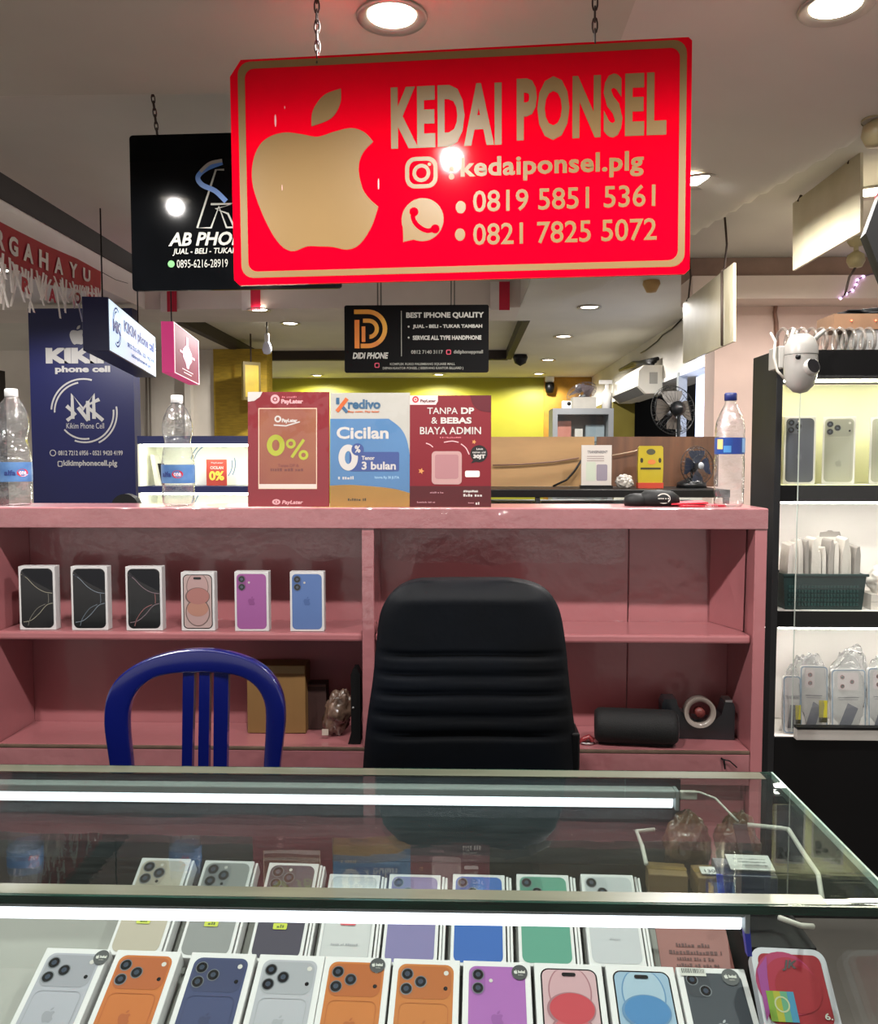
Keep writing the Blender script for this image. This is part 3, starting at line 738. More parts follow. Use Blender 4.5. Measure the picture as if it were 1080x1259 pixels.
MB().tube([p0 + Vector((-.008, 0, 0)), p1 + Vector((-.008, 0, 0))], .006, RUST, 6).build('strap', t)

# dark sign whose corner enters at the right edge
a = W(1103, 290, 1.9)
t = thing('tilted_sign', 'black sign corner with red upper edge at the right border', 'sign', a, (0, R(0), R(-12)))
MB().prism([(-.062, .01), (-.035, .095), (-.01, .14), (.25, .16), (.25, -.16), (-.02, -.10)], 0, .05, MATTE).build('casing', t, bevel=.003)
MB().prism([(-.036, .098), (-.01, .145), (.25, .165), (.25, .10), (-.03, .07)], -.003, .048, mat('sign_red_edge', 'b3283a', .3)).build('red_edge', t)
MB().tube([(.2, .02, .16), (.2, .02, CEIL - a.z)], .004, RUST, 6).build('hanging_rod', t)
# lamp holders at the right edge
for (px, py, y, lb) in ((1079, 150, 2.7, 'brass-coloured spot lamp fixed to the ceiling at the upper right edge'), (1053, 311, 4.4, 'old yellowed lamp holder with a dangling wire above the beam')):
    q = W(px, py, y)
    t = thing('lamp_holder', lb, 'lamp', (q.x, q.y, CEIL - (crease(q.x, q.y) if py < 200 else 0)))
    dzz = q.z - t.location.z
    BRS = mat('aged_brass', '9a8f6c', .4, .1, 10)
    MB().lathe([(.045, .0), (.045, dzz + .06), (.03, dzz + .035), (.012, dzz + .03), (.012, dzz + .01)], BRS, seg=20).build('base', t)
    MB().lathe([(.012, dzz + .01), (.04, dzz - .01), (.045, dzz - .04), (.03, dzz - .07), (.001, dzz - .075)], BRS, seg=20).build('shade', t)
    if py > 200: MB().tube([(0, 0, dzz - .07), (-.03, 0, dzz - .12), (-.05, 0, dzz - .21)], .006, RUST, 6).build('wire', t)
q = W(801, 371, 5.4)
t = thing('smoke_detector', 'yellowed smoke detector on the ceiling near the pink wall', 'smoke detector', (q.x, q.y, CEIL - .001))
MB().lathe([(.05, 0), (.055, -.02), (.04, -.05), (.03, -.07), (.001, -.075)], mat('yellowed_plastic', 'b99a62', .5), seg=20).build('body', t)
q = WZ(640, 436, CEIL)
t = thing('ceiling_camera', 'small dark dome camera on the far ceiling left of the lamp row', 'camera', (q.x, q.y, CEIL - .001))
MB().lathe([(.07, 0), (.08, -.03), (.06, -.09), (.001, -.12)], BLACK, seg=20).build('dome', t)

# red and white paper banner on the left
BRED = mat('banner_red', 'a81f30', .6, .06); FRG = mat('fringe_white', 'e4dcd6', .6, .04)
t = thing('paper_banner', 'red paper banner with white letters and fringe strung along the left passage', 'banner', W(60, 330, 4.2))
org = t.location.copy()
top = [W(px, py, y) - org for px, py, y in ((-70, 235, 3.0), (-20, 262, 3.35), (20, 283, 3.7), (60, 303, 4.1), (95, 318, 4.5), (124, 334, 4.9))]
bot = [W(px, py, y) - org for px, py, y in ((-70, 300, 3.0), (-20, 316, 3.35), (20, 334, 3.7), (60, 350, 4.1), (95, 356, 4.5), (124, 361, 4.9))]
mb = MB(); n = len(top); vs = top + bot + [p + Vector((-.004, 0, 0)) for p in top] + [p + Vector((-.004, 0, 0)) for p in bot]
mb.add(vs, [(i, i + 1, i + 1 + n, i + n) for i in range(n - 1)] + [(i + 2 * n, i + n + 2 * n, i + 1 + n + 2 * n, i + 1 + 2 * n) for i in range(n - 1)] + [(i + n, i + n + 1, i + 3 * n + 1, i + 3 * n) for i in range(n - 1)] + [(i + 1, i, i + 2 * n, i + 2 * n + 1) for i in range(n - 1)], BRED)
mb.build('paper_strip', t)
def on_strip(u, v):
    f_ = u * (n - 1); i = min(n - 2, int(f_)); f_ -= i
    a = top[i].lerp(top[i + 1], f_); b = bot[i].lerp(bot[i + 1], f_); return b.lerp(a, v) + Vector((.006, -.002, 0))
mb = MB()
us = [.10, .18, .26, .345, .435, .53, .63, .735, .84]
for ch, u in zip('DIRGAHAYU', us):
    vs_, fs_ = glyphs(ch, .04); X = [v.x for v in vs_]; Y = [v.y for v in vs_]
    mb.add([on_strip(u + .06 * ((v.x - min(X)) / (max(X) - min(X)) - .0), .34 + .46 * (v.y - min(Y)) / (max(Y) - min(Y))) for v in vs_], fs_, FRG)
mb.split('lettering', t)
mb = MB(); rng = random.Random(3)
for i in range(64):
    u = .05 + .93 * i / 63 + rng.uniform(-.005, .005); p = on_strip(min(.99, u), rng.uniform(0, .25)) + Vector((rng.uniform(0, .02), 0, 0)); L_ = rng.uniform(.10, .22) * (1.05 - .35 * u); dx = rng.uniform(-.05, .06); w_ = .008
    q = p + Vector((dx * .4, dx, -L_))
    mb.add([p + Vector((0, -w_, 0)), p + Vector((0, w_, 0)), q + Vector((0, w_, 0)), q + Vector((0, -w_, 0)), p + Vector((.002, -w_, 0)), p + Vector((.002, w_, 0)), q + Vector((.002, w_, 0)), q + Vector((.002, -w_, 0))],
           [(0, 1, 2, 3), (7, 6, 5, 4), (0, 3, 7, 4), (1, 5, 6, 2)], FRG)
mb.build('fringe', t)
mb = MB()
for ch, u in zip('RAON', (.40, .565, .74, .855)):
    mb.cut(); vs_, fs_ = glyphs(ch, .05); X = [v.x for v in vs_]; Y = [v.y for v in vs_]
    mb.add([on_strip(u + .05 * ((v.x - min(X)) / (max(X) - min(X))), -.50 + .36 * (v.y - min(Y)) / (max(Y) - min(Y))) + Vector((.03, -.02, 0)) for v in vs_], fs_, BRED)
mb.split('hanging_letter', t)
mb = MB()
mb.tube([top[0], top[0] + Vector((-.1, -.6, .5))], .002, RUST, 5).cut().tube([top[-1], top[-1] + Vector((-.12, .5, .06)), top[-1] + Vector((-.2, .9, .12))], .002, RUST, 5)
mb.split('string', t)
# little flags on the beam
for px0, px1, px2, y0, y1, lb in ((197, 205, 217, 354, 383, 'small white and red paper flag on the beam below the black half-hidden sign'), (297, 308, 320, 354, 381, 'small white and red paper flag on the beam in front of a downlight'), (603, 614, 627, 346, 381, 'small paper flag on the beam above the right end of the small black sign')):
    a, b, c, tp = W(px0, y1, 6.27), W(px1, y1, 6.27), W(px2, y1, 6.27), W(px0, y0, 6.27)
    t = thing('paper_flag', lb, 'flag', (b.x, 6.28, a.z), group='paper flags on the beam')
    MB().box((a.x - b.x, 0, 0), (-.0005, .004, tp.z - a.z), FRG).build('white_half', t)
    MB().box((0, 0, 0), (c.x - b.x, .004, tp.z - a.z), mat('flag_red', 'c8123a', .5)).build('red_half', t)
# ================================================================== phone boxes
LENS = mat('lens_black', '16171b', .15, .2, 60, coat=.6); LENSR = mat('lens_ring', '5a5d62', .3, metal=.5); LENSC = mat('lens_glint', '39414e', .1, coat=1)
CHAR = mat('screen_black', '101114', .2, .1, coat=.4)
def pm(hexc): return mat('print_' + hexc, [round(int(hexc[i:i + 2], 16) * .74) for i in (0, 2, 4)], .5, .025, 6, spec=.25)
def lens(mb, x, z, r, y):
    mb.poly(circ(x, z, r, 22), y, LENSR).poly(circ(x, z, r * .84, 22), y - .0003, LENS).poly(circ(x, z, r * .42, 16), y - .0006, LENSC)
def phone_print(mb, kind, c, w, h, c2=None, m_=.0055):
    x0, x1, z0, z1 = -w / 2 + m_, w / 2 - m_, m_, h - m_; y = -.0004; W_ = x1 - x0
    if kind == 'plateau':                  # wide camera plateau with three lenses
        mb.poly(rrect(x0, z0, x1, z1, .012), y, pm(c))
        mb.poly(rrect(x0 + .003, z1 - .052, x1 - .003, z1 - .003, .013), y - .0003, pm(c2))
        ph = rrect(x0 + .006, z0 - .0, x1 - .006, z1 - .060, .010); mb.poly(ph, y - .0003, pm(c2 if kind == 'x' else c))
        o, i = rrect(x0 + .006, z0 + .004, x1 - .006, z1 - .058, .010), rrect(x0 + .0068, z0 + .0048, x1 - .0068, z1 - .0588, .0092)
        mb.band(o, i, y - .0005, pm(c2))
        for lx, lz in ((.014, .016), (.014, .038), (.034, .027)): lens(mb, x0 + lx, z1 - lz, .0092, y - .0006)
        mb.poly(circ(x1 - .011, z1 - .013, .0036, 14), y - .0006, pm('f2ece4')).poly(circ(x1 - .011, z1 - .036, .003, 14), y - .0006, LENS)
        fruit(mb, (x0 + x1) / 2, z0 + .045, .022, pm(c2), y - .0006)
    elif kind == 'three':                  # square camera bump, three lenses
        mb.poly(rrect(x0, z0, x1, z1, .012), y, pm(c))
        mb.poly(rrect(x0 + .002, z1 - .044, x0 + .044, z1 - .002, .012), y - .0003, pm(c2))
        for lx, lz in ((.0135, .0125), (.0135, .0335), (.0335, .023)): lens(mb, x0 + lx, z1 - lz, .0098, y - .0006)
        mb.poly(circ(x0 + .034, z1 - .0085, .0028, 12), y - .0006, pm('f2ece4')).poly(circ(x0 + .034, z1 - .038, .0026, 12), y - .0006, LENS)
        fruit(mb, (x0 + x1) / 2, z0 + .066, .020, pm(c2), y - .0006)
    elif kind == 'two':                    # pill bump, two lenses one above the other
        mb.poly(rrect(x0, z0, x1, z1, .011), y, pm(c))
        mb.poly(rrect(x0 + .003, z1 - .044, x0 + .024, z1 - .003, .0104), y - .0003, pm(c2))
        for lz in (.0135, .0335): lens(mb, x0 + .0135, z1 - lz, .0088, y - .0006)
        mb.poly(circ(x0 + .032, z1 - .022, .0028, 12), y - .0006, pm('f2ece4'))
        fruit(mb, (x0 + x1) / 2, z0 + .062, .022, pm(c2), y - .0006)
    elif kind == 'diag':                   # square bump, two lenses set diagonally
        mb.poly(rrect(x0, z0, x1, z1, .010), y, pm(c))
        mb.poly(rrect(x0 + .002, z1 - .036, x0 + .036, z1 - .002, .010), y - .0003, pm(c2))
        lens(mb, x0 + .011, z1 - .011, .0085, y - .0006); lens(mb, x0 + .027, z1 - .027, .0085, y - .0006)
        fruit(mb, (x0 + x1) / 2, z0 + .060, .022, pm('c8ccd2'), y - .0006)
    elif kind == 'screen':                 # front view: dark rim, coloured bubbles
        mb.poly(rrect(x0, z0, x1, z1, .012), y, CHAR)
        a = .0022; X0, X1, Z0, Z1 = x0 + a, x1 - a, z0 + a, z1 - a
        mb.poly(rrect(X0, Z0, X1, Z1, .010), y - .0003, pm(c[0]))
        def clip(P): return [(min(X1 - .0005, max(X0 + .0005, p)), min(Z1 - .0005, max(Z0 + .0005, q))) for p, q in P]
        cx = (X0 + X1) / 2; hh = Z1 - Z0
        mb.band(clip(circ(cx, Z0 + hh * .78, W_ * .38, 36, hh * .27)), clip(circ(cx, Z0 + hh * .78, W_ * .355, 36, hh * .26)), y - .0005, pm(c[1]))
        mb.poly(clip(circ(cx, Z0 + hh * .78, W_ * .355, 36, hh * .26)), y - .0005, pm(c[2]))
        mb.poly(clip(circ(cx, Z0 + hh * .30, W_ * .42, 36, hh * .27)), y - .0006, pm(c[1]))
        mb.poly(clip(circ(cx, Z0 + hh * .30, W_ * .385, 36, hh * .25)), y - .0008, pm(c[2]))
        mb.poly(circ(cx, Z0 + hh * .60, W_ * .42, 36, hh * .17), y - .001, pm(c[1]))
        mb.poly(circ(cx + .001, Z0 + hh * .605, W_ * .385, 36, hh * .155), y - .0012, pm(c[3]))
        mb.poly(circ(cx, Z0 + hh * .37, W_ * .36, 36, hh * .15), y - .0011, pm(c[4]))
        mb.poly(rrect(cx - .010, Z1 - .010, cx + .010, Z1 - .0045, .0026), y - .0014, CHAR)
    elif kind == 'dark':                   # front view: black screen, metallic arcs
        mb.poly(rrect(x0, z0, x1, z1, .013), y, CHAR)
        hh = z1 - z0; X = lambda u: x0 + u * W_; Z = lambda v: z0 + v * hh
        mb.poly([(X(.02), Z(.97)), (X(.35), Z(.80)), (X(.98), Z(.62)), (X(.98), Z(.93)), (X(.85), Z(.99)), (X(.15), Z(.99))], y - .0003, pm('23252a'))
        for P, cc in (([(.02, .90), (.2, .84), (.45, .70), (.72, .61), (.98, .585)], c), ([(.06, .10), (.3, .13), (.55, .24), (.78, .38), (.98, .42)], c), ([(.2, .04), (.28, .17), (.5, .33), (.75, .40)], c2), ([(.85, .58), (.86, .48), (.85, .42)], c2)):
            o, i = stroke([(X(u), Z(v)) for u, v in crom(P)], .0016); mb.band(o, i, y - .0006, pm(cc), False)
        mb.poly(circ(X(.1), Z(.88), .006, 14, .004), y - .0006, pm('3b3c42'))
    elif kind == 'plain':
        mb.poly(rrect(x0, z0, x1, z1, .010), y, pm(c))
        o, i = rrect(x0, z0, x1, z1, .010), rrect(x0 + .0008, z0 + .0008, x1 - .0008, z1 - .0008, .0092)
        mb.band(o, i, y - .0003, pm(c2))
STK = mat('sticker_black', '1b1c20', .4, .1, 20)
def phone_box(label, kind, c, c2=None, w=.094, h=.168, d=.028, sticker=None, seams=0, group=None, margin=.0055):
    t = thing('phone_box', label, 'phone box', group=group)
    MB().box((-w / 2, 0, 0), (w / 2, d, h), CARTON).build('carton', t, bevel=.0012)
    mb = MB(); phone_print(mb, kind, c, w, h, c2, margin); mb.build('phone_picture', t)
    if seams:                              # shrink-wrapped neighbours: thin grey gaps down the right side
        for k in range(seams):
            x = w / 2 + .0022 + k * .0048
            MB().box((x, .002 + .001 * k, .002), (x + .0036, d - .001, h - .002 - .001 * k), CARTON).build('sleeve', t)
    if sticker:
        sx_, sz_, r_ = sticker
        s_ = MB().poly(circ(sx_, sz_, r_, 28), -.0016, STK).build('sticker', t)
        s_['label'] = 'round black sticker'
        q = MB(); fruit(q, sx_ - r_ * .5, sz_ - r_ * .22, r_ * .55, SW, -.0019); q.text('bekal', (sx_ - r_ * .2, sz_ - r_ * .12, sx_ + r_ * .68, sz_ + r_ * .26), SW, .06, -.0019); q.scrib((sx_ - r_ * .2, sz_ - r_ * .42, sx_ + r_ * .5, sz_ - r_ * .26), SG, -.0019, 14)
        q.cuts = []; q.build('sticker_print', s_)
    return t
def lay(t, px, py, y, h, theta, yaw):      # the top edge of the box's picture side at a photo point
    e = Euler((-(R(90) - theta), 0, yaw)); t.rotation_euler = e
    t.location = W(px, py, y) - e.to_matrix() @ Vector((0, 0, h))
ROWYAW = R(-1.5)
TH1, TH2 = R(25), R(30)
FR = [(97, 'white box with silver three-lens phone and black sticker, leftmost of the front row', 'plateau', 'c9cad4', 'b4b4bd', (.041, .152, .0115)),
      (184, 'white box with orange three-lens phone, second from the left in the front row', 'plateau', 'e07a28', 'c9641f', None),
      (276, 'white box with deep blue three-lens phone in the front row', 'plateau', '3d4878', '333d6b', None),
      (360, 'white box with silver three-lens phone beside the blue one, without sticker', 'plateau', 'cdced6', 'bcbdc4', None),
      (441, 'white box with orange three-lens phone and black sticker in the front row', 'plateau', 'e08030', 'c96820', (.030, .153, .0115)),
      (525, 'white box with orange three-lens phone beside the pink phone, without sticker', 'plateau', 'de8233', 'c96c26', None),
      (611, 'white box with pink two-lens phone and black sticker in the front row', 'two', 'bd6fc6', 'a75cb2', (.033, .149, .0115)),
      (698, 'white box with phone screen of red-pink bubbles in the front row', 'screen', ('e9bfc4', 'b77b84', 'e4b4bb', 'd9414f', 'e06a74'), None, None),
      (786, 'white box with phone screen of blue bubbles in the front row', 'screen', ('a9cbe6', '6b9cc8', 'b9d6ea', '4a90cf', '7fb2dd'), None, None),
      (873, 'white box with dark grey phone, black sticker and barcode, rightmost of the front row', 'diag', '3b424d', '2f353f', (.026, .152, .0125))]
for i, (px, lb, kind, c, c2, st) in enumerate(FR):
    t = phone_box(lb, kind, c, c2, .0985, .166, .027, st, 0, 'front row of phone boxes', .0085)
    f_ = (px - 97) / 776
    lay(t, px, 1166 + 24 * f_, 1.225 - .026 * f_, .166, TH1, ROWYAW)
    if i == 9:
        bl = MB().poly(rect(-.044, .152, -.008, .164), -.0016, SW).build('price_label', t)
        q = MB(); rr = random.Random(5); x = -.042
        while x < -.010:
            w_ = rr.choice((.0006, .001, .0014)); q.poly(rect(x, .156, x + w_, .163), -.0019, STK); x += w_ + rr.choice((.0008, .0012))
        q.build('barcode_print', bl)
YL = mat('yellow_sticker', 'a8b020', .4, .04)
RR = [(208, 1055, 'three', 'd8ccb8', 'c2b5a2', .166, 'opened white box with cream three-lens phone, leftmost of the rear row'),
      (286, 1058, 'three', 'a3a5a4', '8f9294', .166, 'opened white box with grey three-lens phone in the rear row'),
      (365, 1061, 'three', '4a4456', '3b3644', .166, 'opened white box with dark purple three-lens phone in the rear row'),
      (440, 1075, 'plain', 'e8e8e8', 'c4c4c6', .150, 'plain white box with small red label in the rear row'),
      (514, 1075, 'diag', '8f86bd', '7c74a8', .150, 'white box with lavender two-lens phone in the rear row'),
      (592, 1075, 'diag', '2a6bc9', '2459a8', .150, 'white box with bright blue two-lens phone in the rear row'),
      (670, 1075, 'diag', '62b096', '529a83', .150, 'white box with mint green two-lens phone in the rear row'),
      (749, 1075, 'diag', 'e0e2e6', 'cfd1d6', .150, 'white box with white two-lens phone, rightmost of the rear row')]
for i, (px, py, kind, c, c2, h, lb) in enumerate(RR):
    f_ = (px - 208) / 541
    t = phone_box(lb, kind, c, c2, .084, h, .028, None, 2 if i > 1 else 1, 'rear row of phone boxes', .005)
    lay(t, px - 3, py, (1.372 if h > .16 else 1.352) - .018 * f_, h, TH2, ROWYAW)
    if i < 3:
        s_ = MB().poly(rrect(-.012, .050, .010, .060, .002), -.0014, YL).build('yellow_sticker', t); s_['label'] = 'small yellow price sticker'
        MB().scrib((-.006, .0525, .005, .0575), mat('ink_green', '4a5a10', .6), -.0017, 15).build('sticker_print', s_)
    if i == 3:
        MB().poly(rrect(-.012, .062, .012, .070, .002), -.0014, mat('red_label', 'b5404a', .5)).build('red_label', t)
        MB().scrib((-.022, .030, .022, .0335), mat('ink_grey', '8c8c90', .6), -.0014, 13).build('box_print', t)
    if i == 7: MB().text('iPhone', (-.008, .040, .008, .0435), MATS['ink_grey'], .0, -.0014).build('box_print', t)
# reddish card at the end of the rear row
t = thing('notice_card', 'reddish brown printed card at the right end of the rear row of boxes', 'card')
CARD = mat('notice_card', '7c463f', .5, .06, 8); INK = mat('card_ink', '4e2a28', .6)
MB().box((-.055, 0, 0), (.052, .002, .085), CARD).build('card', t)
q = MB().scrib((-.028, .054, .024, .060), INK, -.001, 1).scrib((-.040, .043, .038, .049), INK, -.001, 2).scrib((-.030, .034, .028, .039), INK, -.001, 3).scrib((-.032, .025, .030, .030), INK, -.001, 4)
q.split('lettering', t)
lay(t, 850, 1140, 1.272, .085, R(33), ROWYAW)

# the liners in the counter: white steps on the left, dark floor at the right and behind
CW = dc
def under(px, py, y, h, d, th, gap):        # back-face line of a leaning box, with a small gap: lower end and upper end
    p = W(px, py, y); y0 = p.y + .026 * (p.x + .08)
    a = (y0 + (d + gap) * math.sin(th), p.z - (d + gap) * math.cos(th))
    return (a[0] - h * math.cos(th), a[1] - h * math.sin(th)), a
fl, fu = under(441, 1166 + 24 * .443, 1.225 - .026 * .443, .166, .027, TH1, .008)
rl, ru = under(592, 1075, 1.352 - .018 * .7, .150, .028, TH2, .006)
rl2, ru2 = under(286, 1058, 1.372 - .003, .166, .028, TH2, .006)
k_ = min(rl[1], rl2[1])
xp(MB(), [(1.035, fl[1] - .01), fl, (min(fu[0], rl[0] - .004), fu[1] - .012), (rl[0] + .002, min(rl[1], fu[1]) - .014), (rl[0] + .6 * (ru2[0] - rl[0]), min(rl[1], fu[1]) - .014 + .6 * (min(ru[1], ru2[1]) - .008 - min(rl[1], fu[1]) + .014)), (rl[0] + .6 * (ru2[0] - rl[0]) + .01, H - .86), (1.035, H - .86)], GX0 + .01, .405, RAMPM).build('white_liner', dc)
MB().box((GX0 + .01, GY0 + .022, H - .88), (.51, GY1 - .02, H - .862), DARKF).build('inner_floor', dc)
MB().box((.4125, 1.19, H - .86), (.51, GY1 - .015, H - .70), DARKF).build('dark_step', dc)
MB().box((GX0 + .01, 1.435, H - .86), (.405, GY1 - .016, H - .70), DARKF).build('dark_step', dc)

# large rounded phone pack with a red picture, and one more beside it
def pack(lb, px, py, y, sm, yaw, th, full=True):
    t = thing('phone_pack', lb, 'phone box')
    w, h = .100, .165
    o = rrect(-w / 2, 0, w / 2, h, .016)
    MB().prism(o[::-1], 0, .022, sm).build('tray', t, bevel=.002)
    mb = MB(); mb.poly([(p, q) for p, q in rrect(-w / 2 + .008, .070, w / 2 - .008, h - .008, .010)], -.0006, pm('b3202e' if full else '5e2020'))
    if full:
        mb.poly(circ(-.010, .120, .040, 30), -.0009, pm('c23a6e')).poly(circ(-.004, .117, .036, 30), -.0012, pm('c02a48')).poly(circ(.004, .113, .030, 30), -.0015, pm('b3202e'))
        mb.poly([(-.046, .072), (-.046, .135), (-.03, .153), (-.034, .125), (-.036, .090)], -.0018, pm('b04aa0'))
    else: mb.poly(circ(0, .120, .03, 30), -.0009, pm('6b2a28'))
    mb.build('screen_picture', t)
    if full:
        q = MB(); 
        for k, cc in enumerate(('8fb83a', 'c2c23a', '6fb88c', '4aa0c8')): q.poly(rect(-.040 + .009 * k, .072, -.031 + .009 * k, .109), -.0021, pm(cc))
        q.band(circ(-.022, .093, .010), circ(-.022, .093, .008), -.0024, pm('d8e0b0')); q.build('shop_label', t)
        q = MB().poly(rect(-.034, .010, -.004, .069), -.0021, pm('c2573f')).build('price_label', t)
        MB().text('11', (-.028, .037, -.010, .061), STK, .03, -.0026).build('price_print', q)
        MB().text('JK', (-.012, .135, .010, .149), STK, .03, -.0023, .3).build('handwriting', t)
        MB().text('6.1', (.030, .077, .045, .085), SW, .02, -.0023).build('size_print', t)
        MB().poly(rrect(.026, .030, .044, .063, .003), -.0009, pm('c4c6bc')).build('seal', t)
    t.rotation_euler = Euler((-(R(90) - th), 0, yaw)); t.location = W(px, py, y) - t.rotation_euler.to_matrix() @ Vector((0, 0, h))
    return t
pack('large rounded white phone pack with red picture and 11 price label at the right end', 967, 1166, 1.152, mat('pack_white', 'b0b0b6', .35, .02, coat=.3), R(-3), R(40))

# boxes on the pink shelf
SR = [(47, 'dark', 'b8b4a0', '8c8a80', .093, .165, 'white box with black phone screen and pale arcs, leftmost on the pink shelf'),
      (111, 'dark', '9aa6b4', '7c8894', .093, .165, 'white box with black phone screen and blue-grey arcs, second on the pink shelf'),
      (178, 'dark', 'a8909c', 'b87c7c', .093, .165, 'white box with black phone screen and reddish arcs, third on the pink shelf'),
      (244, 'screen', ('e3c6c2', '8c7672', 'dfb9b6', 'cf8f88', 'd9a08c'), None, .086, .151, 'white box with pale pink bubble phone screen on the pink shelf'),
      (310, 'two', 'c173ba', 'aa60a4', .087, .153, 'white box with magenta two-lens phone on the pink shelf'),
      (378, 'two', '7494d6', '6280c0', .087, .153, 'white box with light blue two-lens phone, rightmost on the pink shelf')]
for px, kind, c, c2, w, h, lb in SR:
    t = phone_box(lb, kind, c, c2, w, h, .03, None, 0, 'phone boxes on the pink shelf')
    q = W(px, 778, 2.128); t.location = (q.x, q.y, shz + .0005); t.rotation_euler = (0, 0, R(2.5 if px < 200 else 1))

# ================================================================== chairs
BLU = mat('blue_plastic', '0b145c', .22, .04, 4, coat=.5)
t = thing('plastic_chair', 'blue plastic chair with slatted back between counter and pink cabinet', 'chair', (W(248, 900, 1.84).x, 1.84, 0))
kx = 1.84 / FPX; cx_ = 248
def cp(px, py): q = W(px, py, 1.84); return (q.x - t.location.x, q.z)
def outl(P, n=5): return [cp(*p) for p in crom(P, n)]
outer = [(143, 985), (146, 940), (140, 880), (145, 842), (165, 818), (200, 803), (248, 797), (296, 803), (332, 818), (352, 845), (356, 880), (349, 940), (350, 985)]
mb = MB()
def cframe(mb, O, I, y0, y1):              # a bowed frame band between an outer and an inner line
    n = len(O); vs = []
    bow = lambda x, z: -.0 + .10 * (x / .20) ** 2 * .45
    for P, yy in ((O, y0), (I, y0), (I, y1), (O, y1)): vs += [(x, yy - bow(x, z), z) for x, z in P]
    fs = []
    for k in range(4):
        a, b = k * n, ((k + 1) % 4) * n
        fs += [(a + i, a + i + 1, b + i + 1, b + i) for i in range(n - 1)]
    fs += [(0, n, 2 * n, 3 * n), (n - 1, 4 * n - 1, 3 * n - 1, 2 * n - 1)]
    return mb.add(vs, fs, BLU, True)
inner = [(169, 985), (169, 940), (165, 888), (168, 858), (182, 838), (205, 828), (248, 826), (290, 828), (315, 838), (329, 858), (331, 888), (328, 940), (328, 985)]
cframe(mb, outl(outer), outl(inner), -.012, .014)
fr = mb.build('back_frame', t, bevel=.006, seg=3)
for P in ([(226, 824), (240, 824), (236, 985), (224, 985)], [(246, 824), (259, 824), (257, 985), (244, 985)], [(264, 824), (282, 824), (279, 985), (263, 985)]):
    MB().prism([cp(*p) for p in P][::-1], -.006, .010, BLU).build('slat', t, bevel=.004, seg=3)
zs = cp(248, 985)[1]
SEATZ = .46
MB().prism([(-.19, zs + .01), (-.19, SEATZ), (.19, SEATZ), (.19, zs + .01)], -.03, -.005, BLU).build('lower_back', t, bevel=.006)
MB().zprism([(-.2, 0), (-.205, -.3), (-.17, -.37), (.17, -.37), (.205, -.3), (.2, 0)], SEATZ - .03, SEATZ, BLU).build('seat', t, bevel=.012, seg=3)
for sx_ in (-1, 1):
    MB().tube([(sx_ * .18, -.345, SEATZ - .03), (sx_ * .205, -.365, 0)], [.024, .018], BLU, 10).build('leg', t)
    MB().tube([(sx_ * .18, -.02, SEATZ - .03), (sx_ * .21, .05, 0)], [.024, .018], BLU, 10).build('leg', t)

NAVYF = mat('navy_leatherette', '020304', .6, .2, 3, col2='040a14', bump=.1, bscale=30, spec=.14)
t = thing('office_chair', 'black and navy padded office chair with ribbed tall backrest', 'chair', (W(582, 900, 1.80).x, 1.80, 0))
def op(px, py): q = W(px, py, 1.80); return (q.x - t.location.x, q.z)
left = crom([(448, 1000), (449, 940), (454, 880), (461, 830), (465, 790), (470, 750), (482, 728), (505, 714), (545, 709.5)], 6)
right = crom([(545, 709.5), (590, 710), (640, 713), (668, 722), (684, 742), (692, 780), (698, 840), (704, 890), (708, 940), (708, 1000)], 6)
# padded shell: rows across the outline with a swelling depth and four stitched channels
rows = 64; colsn = 28
def edge(side, py):
    for a, b in zip(side, side[1:]):
        lo, hi = sorted((a[1], b[1]))
        if lo - 1e-6 <= py <= hi + 1e-6 and hi > lo: return a[0] + (b[0] - a[0]) * (py - a[1]) / (b[1] - a[1])
    return side[0][0] if abs(side[0][1] - py) < abs(side[-1][1] - py) else side[-1][0]
vs, fs = [], []
pys = [711.6 + (1000 - 711.6) * (k / (rows - 1)) ** 1.15 for k in range(rows)]
for py in pys:
    xl, xr = edge(left, max(py, 711)), edge(right, max(py, 711.5))
    for j in range(colsn + 1):
        u = j / colsn; px = xl + (xr - xl) * u
        x, z = op(px, py)
        puff = (1 - abs(2 * u - 1) ** 5) * min(1, ((py - 711) / 22)) ** .5
        groove = sum(math.exp(-((py - g - 3 * math.sin(3 * u)) / 2.6) ** 2) for g in (796, 820, 843, 868, 890))
        vs.append((x, -.012 - .052 * puff + .010 * groove * (1 - abs(2 * u - 1) ** 8) + .03 * (2 * u - 1) ** 2 * -1, z))
nv = len(vs)
for r_ in range(rows - 1):
    for j in range(colsn):
        a = r_ * (colsn + 1) + j; fs.append((a, a + 1, a + colsn + 2, a + colsn + 1))
back = [(x, .03 + .03 * -(x / .2) ** 2, z) for x, y, z in vs]
fs += [tuple(i + nv for i in f[::-1]) for f in fs]
c1 = colsn + 1
bord = list(range(c1)) + [r_ * c1 + colsn for r_ in range(1, rows)] + [(rows - 1) * c1 + j for j in range(colsn - 1, -1, -1)] + [r_ * c1 for r_ in range(rows - 2, 0, -1)]
fs += [(bord[i], bord[(i + 1) % len(bord)], bord[(i + 1) % len(bord)] + nv, bord[i] + nv) for i in range(len(bord))]
MB().add(vs + back, fs, NAVYF, True).build('backrest', t)
MB().box((-.2, .01, .62), (.2, .04, op(0, 1000)[1] + .02), NAVYF).build('backrest_lower', t, bevel=.008)
MB().zprism([(-.25, .02), (-.26, -.28), (-.22, -.335), (.22, -.335), (.26, -.28), (.25, .02)], .50, .60, NAVYF).build('seat', t, bevel=.03, seg=4)
MB().box((-.05, .02, .48), (.05, .05, .64), BLACK).build('back_bracket', t)
MB().tube([(0, -.06, .09), (0, -.06, .50)], .028, BLACK, 16).build('gas_column', t)
